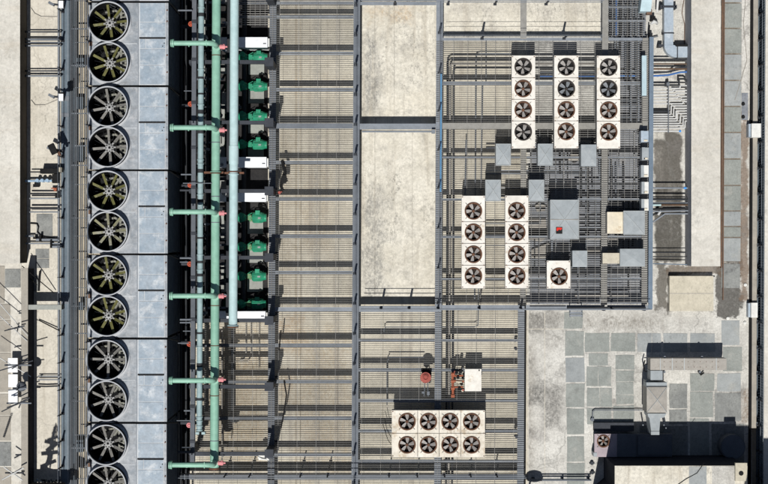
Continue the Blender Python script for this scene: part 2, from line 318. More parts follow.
for i, (y0, y1, zb, lab) in enumerate(((304.8, 309.6, 36, 'grey concrete strut spanning the ledge near its middle'), (485, 491, 30, 'grey concrete strut spanning the ledge at the bottom edge'))):
    m = MB(); m.box(28.2, y0, 61.5, y1, zb, 46); o = m.build('concrete_strut', 'wall_brown' if i else 'plinth'); tag(o, lab, 'strut')
m = MB(); m.box(36.5, 214, 52.5, 237, 20, 20.5); m.box(35.5, 249, 49, 258.4, 20, 20.5); m.box(35.5, 258.9, 49, 268, 20, 20.5); m.box(33, 276, 40, 291, 20, 20.4); struct(m, 'ledge_patch', 'paver_stained')
# edge strip between the ledge and the cooling towers
o = thing('edge_gutter', 'blue grey steel gutter strip running along the ledge', 'gutter', 66, 242, 16)
m = MB(); m.box(61.3, -90, 69.5, 600, 17, 20.6); m.build('channel', 'gutter_blue', o)
m = MB(); m.box(67.6, -90, 68.2, 600, 20.6, 21.6); m.box(57.6, -90, 59.2, 600, 20.2, 22.5); m.build('lip', 'steel_light', o)
for y0, y1 in ((96, 101), (113, 117), (296, 304)):
    m = MB(); m.box(61.5, y0, 69, y1, 20.6, 21); m.build('cover_plate', 'steel', o)
o = thing('service_walkway', 'barred grating walkway beside the row of cooling towers', 'walkway', 78, 242, 0)
m = MB()
for i, x in enumerate((70.4, 72.2, 74, 75.6, 78, 80.4, 82, 85.2, 87)):
    m.box(x, -60, x + (.9 if i in (0, 3) else .42), 560, 17.3, 18.8)
m.build('grating', 'steel', o)
random.seed(31)
for i in range(26):
    y = -50 + i * 24 + random.uniform(-7, 7)
    m = MB(); m.box(69.6 if i % 2 else 75, y, 88, y + random.choice((.5, .5, 1.1)), 15.8, 17.2); m.build('bearer', 'steel', o)
m = MB(); m.box(69.6, -60, 75, 560, 10, 11.2); m.build('cable_tray', 'gutter_blue', o)
for y, h in ((58, 9), (97, 12), (146, 16), (302, 8), (440, 12)):
    m = MB(); m.box(76 + h % 3, y, 83 + h % 4, y + h, 2, 8); o2 = m.build('equipment_box', 'gutter_blue', o)
lab_y = []
# east side: raised cream roof, strips, channel, tall block
b = thing('cream_parapet', 'long cream topped raised roof strip with grey west face', 'parapet', 706, 130, 0)
m = MB(); m.box(691.7, -90, 720, 266, 0, 33); m.build('wall', 'edge_wall', b)
m = MB(); m.box(691.3, -90, 720.4, 266.3, 33, 34.2); m.build('coping', 'cream_roof', b)
m = MB(); m.box(721, -90, 722.3, 268, 0, 4, sh=True); m.box(723, -90, 723.8, 300, 0, 2.4, sh=True); o = m.build('edge_pipe', 'rust_line'); tag(o, 'rusty brown pipe pair along the long cream raised strip', 'pipe')
b = thing('roof_hatch', 'low square beige roof slab with white kerb right of centre', 'roof hatch', 692, 294, 0)
m = MB(); m.box(669.5, 276, 713.5, 311, .2, 9); m.build('lid', 'beige_block', b)
m = MB(); m.box(668.3, 277, 715.2, 315, .1, 3.6); m.build('kerb', 'roof_concrete', b)
m = MB(); m.box(669.4, 293.2, 713.6, 293.8, 9, 9.12); m.build('joint', 'duct_tan', b)
m = MB(); random.seed(3)
ys = (-25, 3, 28.5, 54, 80.5, 106.5, 132.5, 159, 185.5, 211, 226.5, 237.5, 262)
for a, c in zip(ys[:-1], ys[1:]): m.box(722.6, a + .7, 740.6, c - .7, 0, .35, random.choice((0, 0, 1)), sh=True)
m.box(721.5, 264, 740, 288, 0, .3, 2); m.box(721.5, 320.5, 739.5, 345, 0, .35, 0); m.box(723, 347, 742, 371, 0, .3, 1)
struct(m, 'roof_edge_paving', ['paver_blue', 'paver_grey', 'paver_stained'])
m = MB()
T = ((564.3, 312, 582.8, 328.6, 0), (565, 331, 583.8, 355.6, 0), (565.6, 357.4, 584.5, 382.3, 1), (566, 383.6, 584.5, 407, 0), (584.8, 333, 609.4, 351.8, 0), (611, 333, 635, 351.5, 0),
     (637.4, 333.4, 651.4, 352, 1), (652.2, 333.4, 661, 352, 1), (588.8, 353.6, 607.8, 365.6, 0), (586.4, 366.6, 598, 386, 0), (598.4, 366.6, 611.4, 386, 0), (615.8, 355, 634.4, 369.4, 0),
     (616, 370.6, 634, 381.4, 0), (616, 382.2, 633.6, 394.6, 0), (616, 395.2, 633.8, 404, 0), (587, 388, 599.6, 406.6, 0), (600, 388, 612.2, 406.6, 0), (566.8, 408.6, 584, 434.2, 0),
     (567, 436.4, 584.4, 461.4, 0), (567, 463, 584.4, 500, 0), (586.8, 408.4, 611.4, 424, 0), (613.4, 405.6, 634.4, 424, 0), (663.4, 333.4, 687.4, 352, 1), (690.2, 333.4, 714.8, 352, 1),
     (669.2, 384, 687.2, 408.4, 2), (669.2, 409.6, 687.2, 424, 2), (690.2, 373.4, 714.4, 391, 0), (690.2, 392, 713, 417.4, 0), (717.2, 373.4, 741, 391.4, 1), (715, 393, 741, 421, 2), (690, 418.4, 709, 470, 0), (712, 424, 744, 462, 2), (640, 426, 688, 458, 2))
random.seed(17)
jj = lambda: random.uniform(-.45, .45)
for (a, b_, c, d, i) in T: m.prism([(a + jj(), b_ + jj()), ((a + c) / 2 + jj(), b_ + jj() * .6), (c + jj(), b_ + jj()), (c + jj() * .6, (b_ + d) / 2), (c + jj(), d + jj()), ((a + c) / 2 + jj(), d + jj() * .6), (a + jj(), d + jj()), (a + jj() * .6, (b_ + d) / 2)], 0, .3 + .06 * random.random(), i)
struct(m, 'roof_paving', ['paver_grey', 'paver_blue', 'paver_stained'])
m = MB(); m.box(527.5, 306, 528.5, 600, 0, .6); m.box(544.4, 312, 545, 480, 0, .14); m.box(528.5, 328.6, 563, 329.3, 0, .14); struct(m, 'roof_seam', 'cream_concrete')
b = thing('edge_wall', 'tan topped narrow parapet running down the right edge', 'parapet', 755, 242, 0)
m = MB(); m.box(752.2, -90, 757.2, 428, 0, 6, sh=True); m.build('wall', 'wall_brown', b)
m = MB(); m.box(752.4, -90, 757, 428, 6, 7, sh=True); m.build('coping', 'paver_tan', b)
m = MB(); m.box(750.3, -90, 752.1, 600, .1, 5, sh=True); m.build('flashing', 'black', b)
b = thing('clad_block', 'tall cream topped block with teal ribbed cladding at the right edge', 'building', 780, 242, 0)
m = MB(); m.box(765, -120, 900, 640, -30, 20.8, sh=True); m.build('wall', 'teal_siding', b)
m = MB(); m.box(764.6, -120, 900, 640, 20.8, 22, sh=True); m.build('roof', 'cream_roof', b)
m = MB()
for i in range(210):
    y = -40 + i * 2.7; p = W(ux(765, y), y, 20.8); m.wbox((p.x - .03, p.y, .5), (.06, .05, 1))
m.build('cladding_rib', 'gutter_blue', b, kind='stuff')

m = MB(); m.box(757.4, -90, 770, 640, -1, .4, sh=True); struct(m, 'edge_channel_floor', 'gutter_blue')

# ------------------------------------------------------------------ the steel platform
P = thing('steel_platform', 'grey steel beam platform with fine grating over the pale roof', 'platform', 400, 300, 0)
def beam(x0, y0, x1, y1, mat='steel', z=21, dep=8, name='main_beam', lon=True):
    m = MB(); t = .8
    if lon:
        cx = (x0 + x1) / 2
        m.box(x0, y0, x1, y1, z - t, z, sh=True); m.box(cx - .4, y0, cx + .4, y1, z - dep, z - t, sh=True); m.box(x0, y0, x1, y1, z - dep - t, z - dep, sh=True)
    else:
        cy = (y0 + y1) / 2
        def q(a, b_, c, d): 
            m.prism([(ux(x0, y0), a), (ux(x1, y0), a), (ux(x1, y0), b_), (ux(x0, y0), b_)], c, d)
        q(y0, y1, z - t, z); q(cy - .3, cy + .3, z - dep, z - t); q(y0, y1, z - dep - t, z - dep)
    return m.build(name, mat, P)
beam(268.6, -60, 275.4, 560, 'steel'); beam(352.5, -60, 359, 560, 'steel', 21.2); beam(435.3, -60, 441.8, 560, 'steel_light', 21.1)
beam(518.2, 306, 524.8, 560, 'steel_light', 21.1); beam(519.5, -60, 525.6, 39, 'steel_tan', 21.1); beam(601.2, -60, 607.4, 305, 'steel_tan', 21.1); beam(520.3, 133, 526, 303, 'steel_tan', 21.05, 7)
beam(641.8, 38, 647.4, 306, 'steel_tan', 21.1); beam(648.6, 37, 652.8, 309, 'edge_blue', 22.4, 9, 'edge_beam')
for y in (3.2, 16.8, 53.3, 89.6, 126, 162.6, 199.2, 236, 272.6, 309.2, 345.4, 381.8, 418.2, 454.6):
    h = 2.7 if y == 126 else 2.1 if y == 309.2 else 1.75
    beam(275.6, y - h, 352.3, y + h, 'steel_light' if h < 2.5 else 'steel', 20.9, 5, 'cross_beam', False)
for y in (3.6, 126.6, 309): beam(359.2, y - (1.6 if y < 9 else 2.9), 435.1, y + (1.6 if y < 9 else 2.9), 'steel_light', 20.9, 5, 'cross_beam', False)
for y in (340.2, 370, 400.6, 431, 461.3): beam(359.2, y - 1.5, 435.1, y + 1.5, 'steel_light', 20.9, 5, 'cross_beam', False); beam(442, y - 1.5, 518, y + 1.5, 'steel_light', 20.9, 5, 'cross_beam', False)
for y, h in ((39.3, 1.5), (83.4, 1.6), (126, 3.1), (157.3, 1.3), (199.6, 1.2), (236.8, 1.4), (279, 1.2), (307.6, 2.6)):
    mt = 'steel_tan' if h > 3 else 'steel_light'
    beam(442, y - h, 520 if y > 130 else 601, y + h, mt, 20.9, 5, 'cross_beam', False)
    if y > 130: beam(526.2, y - h, 601, y + h, mt, 20.9, 5, 'cross_beam', False)
    if h != 2.6: beam(607.6, y - h, 641.6, y + h, mt, 20.9, 5, 'cross_beam', False)
beam(607.6, 305, 648.4, 310, 'steel_light', 20.9, 5, 'cross_beam', False); beam(526.2, 305, 601, 310, 'edge_blue', 20.7, 5, 'cross_beam', False)
for y in (7, 20.5): beam(607.6, y - 1, 645, y + 1, 'steel_light', 20.9, 5, 'cross_beam', False)
for y in (3, 17): beam(236, y - 1.6, 268.4, y + 1.6, 'steel', 20.4, 5, 'cross_beam', False)
for y in (345.4, 381.8, 418.2, 454.6): beam(192, y - 1.5, 268.4, y + 1.5, 'steel', 20.4, 5, 'cross_beam', False)
for u in (272, 355.7, 438.5, 521.5, 604.3, 645):
    for y in (-20, 126, 309, 500):
        if (u > 600 and y > 400): continue
        m = MB(); m.cyl(ux(u, y), y, 0, 12.2, 2, 10); m.build('leg', 'dark_steel', P)
# gratings: bearing bars along the bays, thin cross rods over them
def grating(x0, y0, x1, y1, pitch=1.9, wd=.21, rod=19, mat='grating_steel', z=22.3):
    m = MB(); y = y0 + .6
    while y < y1 - .3:
        m.prism([(ux(x0, y), y), (ux(x1, y), y), (ux(x1, y), y + wd), (ux(x0, y), y + wd)], z - .9, z); y += pitch
    x = x0 + 3
    while x < x1:
        m.box(x, y0, x + .26, y1, z + .01, z + .2, sh=True); x += rod
    return m.build('grating', mat, P)
grating(275.8, -40, 352.2, 123); grating(275.8, 129.5, 352.2, 306); grating(275.8, 312.5, 352.2, 540)
grating(359.4, 312.5, 435.2, 540); grating(435.4, 312, 525, 540); grating(193, 324, 275.4, 540); grating(268.6, -40, 275.5, 320, 2.2, .26, 30)
grating(236, -40, 268.4, 26, 2.2, .5, 5); grating(435.4, 41, 521, 122.8, rod=14); grating(521.2, 41, 601, 122.8, rod=14); grating(435.4, 129.4, 520, 304.6, rod=14)
grating(520.2, 129.4, 608, 304.6, 2.2, .32, 8); grating(608.2, 41, 648, 122.8, 2.2, .32, 5); grating(608.2, 129.4, 648, 304.6, 2.2, .32, 6.5); grating(608.2, -40, 645, 37, 2.2, .32, 5)

# ------------------------------------------------------------------ hand rails
def rail(name, label, pts, zb, h, posts, pm='dark_steel', rm='steel', pw=2.0, rr=.42, group='hand rails', levels=(1, .52), cat='railing', fol=None):
    c = pts[len(pts) // 2]; o = thing(name, label, cat, c[0], c[1], zb, group)
    for i, f in enumerate(levels):
        m = MB(); m.wtube([Vector((W(x, y, zb).x, W(x, y, zb).y, (zb + h * f) * S)) for x, y in pts], rr * S, 6); m.build('top_rail' if i == 0 else 'mid_rail', rm, o)
    src = None
    for x, y in posts:
        p = W(x, y, zb)
        if src is None:
            m = MB(); m.wbox((p.x, p.y, p.z + h * S / 2), (pw * S, .035, h * S)); m.wbox((p.x, p.y, p.z + .02), (.16, .12, .04)); src = m.build('post', pm, o, p)
        else:
            q = src.copy(); COL.objects.link(q); q.parent = o; q.location = p - ORG[o.name]
    return o
rail('hand_rail', 'hand rail on the ledge edge beside the blue grey gutter', [(62.5, -60), (62.5, 560)], 20.8, 21, [(62.6, y) for y in (12, 41, 69.5, 98, 127, 157, 187.5, 218, 247, 277, 307.5, 334.5, 361.5, 388.5, 413.5, 440, 466, 492)], rr=.22)
rail('hand_rail', 'hand rail along the left edge of the cooling tower tops', [(89.6, -60), (89.6, 560)], 100.2, 20, [(89.6, y) for y in (4, 42, 88, 126, 173, 208, 257, 293, 341, 378, 424, 461)], pw=1.4)
rail('hand_rail', 'hand rail on the central long platform beam', [(ux(355, -60), -60), (ux(355, 560), 560)], 21.3, 22, [(ux(354.8, y), y) for y in [5.6 + 29.8 * i for i in range(18)]], rm='steel', rr=.16, pw=1.9)
rail('hand_rail', 'hand rail on the beam right of the two bare slabs', [(ux(438.6, -60), -60), (ux(438.6, 306), 306)], 21.3, 22, [(ux(438.4, y), y) for y in (-7, 33, 73, 111, 150, 188, 228, 268, 303)], rr=.16, pw=1.8)
rail('hand_rail', 'hand rail across the platform below the two bare slabs', [(361, 308.4), (648, 308.4)], 21.6, 22, [(x, 308.4) for x in (381, 409, 479, 610)] + [(438, 308.4), (520.5, 308.4)], rr=.4, rm='steel_light')
rail('hand_rail', 'hand rail near the top of the open north slabs', [(361, 4), (601, 4)], 21.6, 22, [(x, 4.4) for x in (395, 448, 495, 546)], rr=.45, rm='steel_light')
rail('hand_rail', 'hand rail on the beam above the three white fan columns', [(443, 38.4), (601, 38.4)], 21.6, 22, [(482, 38.6), (564, 38.6)], rr=.22, rm='steel_light')
rail('hand_rail', 'hand rail along the bottom edge of the steel platform', [(180, 474), (524, 474)], 21.6, 24, [(x, 474) for x in (226, 250.5, 301, 328, 389, 417, 444, 470, 496)], rr=.5, rm='steel', pw=1.3)
rail('hand_rail', 'hand rail beside the tan parapet at the right edge', [(ux(758.6, -60), -60), (ux(758.6, 560), 560)], 7, 21, [(ux(758.4, y), y) for y in [-10.6 + 25.6 * i for i in range(21)]], rm='steel_light', pw=1.0, rr=.25)
rail('hand_rail', 'low pipe guard rail on the concrete at the bottom right of the platform', [(530, 478.5), (590, 478.5)], .2, 10, [(533, 478.5), (562, 478.5), (588, 478.5)], rr=.8, rm='steel', pw=1.6)
m = MB(); m.box(180, 474.5, 524, 479.5, 12, 21); o = m.build('edge_girder', 'steel'); tag(o, 'deep grey girder closing the bottom edge of the platform', 'girder')
m = MB(); m.tube([(441.2, 74, 24), (440.6, 192, 24)], .8, 8); o = m.build('water_pipe', 'hose_blue'); tag(o, 'thin light blue pipe along the beam right of the bare slabs', 'pipe')
m = MB(); m.tube([(362, 131.6, 24), (434, 131.6, 24)], .9, 8); m.box(431.6, 129.8, 435.2, 133.4, 22, 27); o = m.build('conduit', 'steel_light'); tag(o, 'pale conduit along the top of the lower bare slab', 'conduit')

m = MB(); m.tube([(567, 308, 26), (645.6, 308, 26)], 1.5, 10)
for x in (568, 594, 620, 644): m.cyl(x, 308, 20.5, 25, .8, 8)
o = m.build('drain_pipe', 'pipe_black'); tag(o, 'thick black pipe along the lower right edge of the platform', 'pipe')
o = thing('access_steps', 'small steel access steps at the lower edge of the right platform', 'steps', 576, 312, 0)
for i, (y, z) in enumerate(((309.8, 16), (312.6, 11), (315.4, 6))): m = MB(); m.box(569.6, y - 1, 582.4, y + 1, z - .8, z); m.build('tread', 'steel_light', o)
for x in (570, 582): m = MB(); m.tube([(x, 307, 21), (x, 316.6, 2)], .6, 6); m.build('stringer', 'steel', o)
m = MB(); m.box(525, 311, 526.8, 560, .7, 19.5, sh=True); o = m.build('edge_shadow_strip', 'black'); tag(o, 'black strip painting the shadow under the right edge of the lower platform', 'flashing')  # black strip painted in for the scalloped shadow along the platform edge
m = MB()
for q in ((530, 305.4, 566, 306.6), ): m.box(*q, 21.2, 24)
o = m.build('cable_tray', 'dark_steel'); tag(o, 'dark cable tray beside the round stub near the middle beam', 'tray')
# ------------------------------------------------------------------ cooling towers
TZ = 100
def tower_module():
    t = thing('cooling_tower', '', 'cooling tower', 109.5, 86, 0, 'cooling tower row')
    x0, x1, y0, y1 = 88.2, 167.6, 86.6, 169.4
    a = W(x0, y1, TZ); b = W(x1, y0, TZ)
    m = MB(); m.box(x0 + .4, y0 + .4, x1 - .6, y1 - .4, 0, 66); c0 = W(x0 + .4, y1 - .4, 66); c1 = W(x1 - .6, y0 + .4, 66); zh = (TZ - 2.2) * S
    xx, yy_, dz, zc = (c0.x + c1.x) / 2, (c0.y + c1.y) / 2, zh - 3.3, (zh + 3.3) / 2
    a9 = W(x0, y1, TZ); b9 = W(x1, y0, TZ); w9 = b9.x - a9.x - .06; h9 = b9.y - a9.y - .06; xx, yy_ = (a9.x + b9.x) / 2, (a9.y + b9.y) / 2
    m = MB(); m.wbox((xx, yy_, 1.65), (w9, h9, 3.3))
    for sx in (-1, 1): m.wbox((xx + sx * (w9 / 2 - .03), yy_, zc), (.06, h9, dz)); m.wbox((xx, yy_ + sx * (h9 / 2 - .03), zc), (w9 - .13, .06, dz))
    wl = m.build('wall', 'zinc_wall', t)
    m = MB()
    for i in range(24):
        m.wbox((b.x - .005, (a.y + b.y) / 2, .3 + i * .19), (.08, (b.y - a.y) * .96, .06))
    m.build('louvre', 'zinc_wall', t)
    xs = W(137.6, y0, TZ).x; zt = TZ * S; ym = (a.y + b.y) / 2
    R = 19.6 * k(TZ)
    m = MB()
    cs = [W(109, y0 + 20.6, TZ), W(109, y0 + 61, TZ)]
    m.plate_hole(a.x, ym, xs, b.y, cs[0].x, cs[0].y, R, zt, .12); m.plate_hole(a.x, a.y, xs, ym, cs[1].x, cs[1].y, R, zt, .12)
    m.build('fan_deck', 'zinc_deck', t)
    m = MB(); m.wbox(((a.x + xs) / 2, ym, zt + .006), (xs - a.x - .1, .035, .012)); m.build('deck_seam', 'zinc_seam', t)
    m = MB()
    yy = [y0 + .5, y0 + 20, y0 + 35.4]; yb = [y0 + 19.3, y0 + 34.8, y0 + 0]
    for (p, q, c0, c1) in ((y0 + .8, y0 + 19.5, 139.5, 164.5), (y0 + 20.3, y0 + 34.7, 139.5, 164.5), (y0 + 36.8, y0 + 46, 139.5, 144.6), (y0 + 36.8, y0 + 46, 145.3, 164.5), (y0 + 46.8, y0 + 62.6, 139.5, 164.5), (y0 + 63.4, y0 + 82, 139.5, 164.5)):
        mm = MB(); mm.box(c0, p, c1, q, TZ + .1, TZ + .5); mm.build('access_panel', 'zinc_panel', t)
    m = MB(); m.box(137.7, y0, x1 - .4, y1, TZ - 2, TZ + .05); m.build('panel_frame', 'zinc_seam', t)
    m = MB(); m.box(138.6, y0 + 35.1, 165, y0 + 36.4, TZ + .06, TZ + .9); m.build('slot_cover', 'black', t)
    m = MB(); m.box(137.4, y0, 138.2, y1, TZ + .06, TZ + .5); m.build('deck_seam', 'steel_light', t)
    m = MB(); m.box(165.2, y0, 167.8, y1, TZ - 3, TZ + .4); m.build('side_lip', 'zinc_deck', t)
    m = MB(); m.box(137, y0 - .2, 168.2, y0 + .5, TZ + .1, TZ + 2.2); m.box(88.6, y0 - .2, 137, y0 + .5, TZ + .1, TZ + 1.6); m.tube([(167.6, y0 + .2, TZ + 1), (171, y0 + 1.6, TZ - 8), (179, y0 + 9, TZ - 40)], .7, 6); m.build('module_joint', 'black', t)
    for dy in (8, 19, 53, 70):
        m = MB(); m.cyl(166.4, y0 + dy, TZ, TZ + 1.6, .7, 8); m.build('lifting_lug', 'rust_flange', t)
    m = MB(); m.cyl(163.6, y0 + 41, TZ, TZ + 1.2, .5, 8); m.cyl(162, y0 + 44, TZ, TZ + 1.2, .5, 8); m.build('bolt', 'black', t)
    m = MB(); m.box(88.6, y0 + 39.5, 91.4, y0 + 43.5, TZ, TZ + 1.4); m.build('junction_box', 'rust_line', t)
    # supply nozzle on the east side
    for i, c in enumerate(cs):
        m = MB(); h = .46
        m.lathe((c.x, c.y, zt), [(R + .01, h - .05), (R + .03, h - .03), (R + .03, h), (R - .015, h), (R - .035, h - .06)], 48); st = m.build('fan_stack', 'stack_metal', t)
        m = MB(); m.lathe((c.x, c.y, zt), [(R + .01, .03), (R + .015, h - .05)], 48); m.lathe((c.x, c.y, zt), [(R - .035, h - .06), (R - .04, -.4), (R - .02, -1.4)], 48); m.build('stack_wall', 'black', st)  # stack walls black inside and out, their shade put into the colour
        m = MB(); m.lathe((c.x, c.y, zt), [(R + .12, .005), (R + .12, .04), (R + .01, .04)], 48); m.build('base_flange', 'stack_metal', st)
        m = MB(); m.disc((c.x, c.y, zt - 1.42), R, 32); m.build('stack_bottom', 'black', st)
        m = MB(); zz = zt - .55
        m.wbox((c.x + .45, c.y, zz), (.09, R * 1.6, .1)); m.wbox((c.x + .66, c.y, zz), (.09, R * 1.35, .1))
        for j in range(7): m.wbox((c.x + .55, c.y - R * .62 + j * R * .2, zz), (.24, .06, .08))
        m.wtube([(c.x - .3, c.y + R * .62, zz), (c.x + .2, c.y + R * .72, zz), (c.x + .5, c.y + R * .5, zz)], .06, 8)
        m.wtube([(c.x + .2, c.y + .3, zz), (c.x + .5, c.y + .72, zz)], .06, 8)
        m.build('drive_frame', 'inner_frame', st)
        m = MB()
        for j in range(28):
            q = 2 * PI * j / 28; m.wtube([(c.x + .2 * math.cos(q), c.y + .2 * math.sin(q), zt - .45), (c.x + (R - .06) * math.cos(q), c.y + (R - .06) * math.sin(q), zt - .45)], .005, 4, caps=False)
        m.build('guard_wire', 'dark_steel', st)
        m = MB(); cz = Vector((c.x, c.y, zt - .1)); n = 8
        for j in range(n):
            q = 2 * PI * j / n; e = Vector((math.cos(q), math.sin(q), 0)); g = Vector((-e.y, e.x, 0))
            r0, r1, w0, w1, tw = .14, R * .95, .045, .058, .025
            pts = []
            for r, w, d in ((r0, w0, .035), (R * .35, w0 + .01, .045), (R * .4, w1, tw), (r1, w1, tw * .4)):
                pts.append((cz + e * r - g * w + Vector((0, 0, d)), cz + e * r + g * w - Vector((0, 0, d))))
            vs = [p for ab in pts for p in ab]; vs += [p - Vector((0, 0, .025)) for p in vs]
            fs = []
            for s_ in range(3):
                a0 = s_ * 2; fs += [[a0, a0 + 1, a0 + 3, a0 + 2][::-1], [8 + a0, 8 + a0 + 1, 8 + a0 + 3, 8 + a0 + 2], [a0, a0 + 2, 8 + a0 + 2, 8 + a0], [a0 + 1, 8 + a0 + 1, 8 + a0 + 3, a0 + 3]]
            fs += [[6, 7, 15, 14]]
            m.add(vs, fs)
        fan = m.build('fan_blades', 'blade_olive', t, cz)
        m = MB(); m.lathe(cz, [(.0, .075), (.05, .075), (.055, .03)], 12, 1); m.lathe(cz, [(.055, .05), (.19, .05), (.21, .0), (.19, -.06)], 16, 0)
        for j in range(n):
            q = 2 * PI * j / n; m.wbox(cz + Vector((math.cos(q) * .22, math.sin(q) * .22, .01)), (.16, .06, .08), 0, q)
        m.build('hub', ['hub_metal', 'black'], fan, cz)
    return t
T0 = tower_module()
tl = [(-84.2, 'galvanised cooling tower mostly cut off at the top edge', 1, .3), (0, '', 1, 0), (84.2, '', 0, 0), (168.2, '', 1, 0), (252.2, '', 1, 0), (336.4, '', 0, 0), (420.6, 'grey bladed cooling tower cut off by the bottom edge', 0, 0)]
tlab = ['galvanised cooling tower with olive fans, topmost whole one of the row', 'grey bladed cooling tower second from the top, between two olive bladed ones', 'olive bladed cooling tower third from the top, below a grey bladed one',
        'olive bladed cooling tower fourth from the top, above a grey bladed one', 'grey bladed cooling tower fifth from the top, below an olive bladed one']
random.seed(21); j = 0; first = True
for i, (dy, lab, olive, _) in enumerate(tl):
    if not lab: lab = tlab[j]; j += 1
    yy = 86 + dy - 84.2; base = W(109.5 - .0045 * (yy - 120), yy, 0)
    # keep the tops where they are seen: shift by the top plane's scale
    d = W(0, yy, TZ) - W(0, 86, TZ); loc = ORG[T0.name] + Vector((-.0045 * (yy - 125) * k(TZ), d.y, 0))
    if i == 1: continue
    c = copy_tree(T0, loc, label=lab)
    tl[i] = (c, olive)
T0['label'] = tlab[0]; d = W(0, 1.8, TZ) - W(0, 86, TZ)
base0 = ORG[T0.name]; T0.location = base0 + Vector((-.0045 * (1.8 - 125) * k(TZ), d.y, 0)); tl[1] = (T0, 1)
ROT = [(.1, .3), (.12, .31), (.2, .05), (.33, .1), (.18, .3), (0.02, .36), (.3, .2)]
j2 = 0
for (c, olive), (r0, r1) in zip(tl, ROT):
    fb = [q for q in c.children if q.name.startswith('fan_blades')]
    for q, r in zip(fb, (r0, r1)): q.rotation_euler.z = r + random.uniform(-.04, .04)
    if not olive: remat(c, {'blade_olive': 'blade_grey'})
    elif j2 % 3 == 0: remat(fb[1], {'blade_olive': 'blade_worn'})
    j2 += 1

# ------------------------------------------------------------------ pipe racks and the large pipes
def rack(y, lab):
    o = thing('pipe_rack', lab, 'pipe rack', 230, y, 0, 'pipe racks over the pumps')
    z = 62
    m = MB(); m.box(189, y - 1.8, 266, y + 1.8, z - 5, z); m.build('beam', 'dark_steel', o)
    t = W(269, y, z); bt = Vector((t.x, t.y, 0))
    m = MB(); m.wbox((t.x, t.y, z * S / 2), (.36, .30, z * S)); m.wbox((t.x, t.y, z * S + .01), (.42, .42, .02)); m.wbox((t.x, t.y, .03), (.5, .5, .06)); m.build('column', 'dark_steel', o)
    t = W(191, y, z)
    m = MB(); m.wbox((t.x, t.y, z * S / 2 - .15), (.22, .22, z * S - .3)); m.build('column', 'dark_steel', o)
    return o
RY = (-4, 62, 122.5, 191, 257.6, 320.5, 386.6, 453.6)
RL = ('dark pipe rack cut off by the top edge', 'dark pipe rack just below the top white cabinet', 'dark pipe rack between the third and fourth green pumps', 'dark pipe rack along the lower of the two middle white cabinets', 'dark pipe rack above the lowest lit green pump',
      'dark pipe rack below the lowest white cabinet', 'dark pipe rack beside the second lowest pink valve', 'dark pipe rack just above the lowest green elbow')
for y, l in zip(RY, RL): rack(y, l)
o = thing('support_rail', 'long dark grey steel rail beside the grey blue pipe', 'rail', 193, 242, 0)
m = MB(); m.box(191, -60, 195.4, 462, 60, 66, sh=True); m.build('beam', 'tank_grey', o)
for y in (20, 58, 101, 146, 186, 232, 276, 318, 360, 405, 440):
    m = MB(); m.box(ux(190.6, y), y, ux(195.8, y), y + 3, 66, 66.8); m.build('splice_plate', 'dark_steel', o)
def big_pipe(name, lab, u, r, y0, y1, z, mat, cat='pipe'):
    o = thing(name, lab, cat, ux(u, (y0 + y1) / 2), (y0 + y1) / 2, z)
    m = MB(); m.wtube([W(ux(u, y0), y0, z), W(ux(u, (y0 + y1) / 2), (y0 + y1) / 2, z), W(ux(u, y1), y1, z)], r * k(z), 24); m.build('pipe', mat, o)
    return o
def collar(o, u, y, z, r, ln, mat, name='collar'):
    m = MB(); m.wtube([W(ux(u, y - ln / 2), y - ln / 2, z), W(ux(u, y + ln / 2), y + ln / 2, z)], r * k(z), 20); return m.build(name, mat, o)
g = big_pipe('header_pipe', 'long pale green header pipe with six branch elbows', 215.3, 4.3, -60, 463.5, 67, 'pipe_green')
collar(g, 215.3, 172, 67, 5.6, .8, 'pipe_green', 'flange'); collar(g, 215.3, 173.4, 67, 5.4, .9, 'rust_flange', 'flange'); collar(g, 215.3, 468.5, 67, 5.4, 1.6, 'rust_flange', 'flange'); collar(g, 215.3, 466, 67, 5, 2.4, 'pipe_green', 'flange')
m = MB(); m.box(204, 171.6, 223.5, 173.6, 62.2, 64.8); m.build('pipe_clamp', 'rust_flange', g)
for y in (55, 142, 196, 222, 305, 345, 395, 440):
    m = MB(); m.wtube([W(ux(215.3, y), y, 67), W(ux(215.3, y + .9), y + .9, 67)], 4.38 * k(67), 24); m.build('strap', 'rust_flange' if y % 2 else 'steel', g)
for y in (30, 75, 115, 150, 240, 276, 325, 362, 420): collar(g, 215.3, y, 67, 4.42, .5, 'pipe_green', 'weld_seam')
t = big_pipe('header_pipe', 'thick pale teal header pipe ending above the lowest white cabinet', 233.4, 4.35, -60, 325, 67, 'pipe_teal')
collar(t, 233.4, 155, 67, 4.9, 18, 'pipe_teal', 'sleeve'); collar(t, 233.4, 172, 67, 5.5, 1, 'rust_flange', 'flange'); collar(t, 233.4, 174.4, 67, 5.3, 1, 'pipe_teal', 'flange'); collar(t, 233.4, 325.6, 67, 5.8, 1, 'pipe_grey', 'flange'); collar(t, 233.4, 327, 67, 5.6, 1, 'rust_flange', 'flange')
m = MB(); m.box(224.5, 172, 244, 174, 62.2, 64.6); m.build('pipe_clamp', 'rust_flange', t)
for y in (60, 120, 200, 250, 300): collar(t, 233.4, y, 67, 4.45, .5, 'pipe_teal', 'weld_seam')
s = big_pipe('header_pipe', 'slimmer grey blue pipe with black clamps beside the dark rail', 200.2, 2.85, -60, 431, 66, 'pipe_grey')
for y in (15, 45, 78, 94, 112, 132, 171, 201, 238, 262, 275, 333, 365, 399): collar(s, 200.2, y, 66, 3.1, random.uniform(1.6, 4), 'pipe_black', 'clamp')
for y in (8, 70, 105, 160, 164, 195, 255, 270, 347, 417, 421, 426, 430): collar(s, 200.2, y, 66, 3.5, 1.1, 'pipe_grey', 'flange')
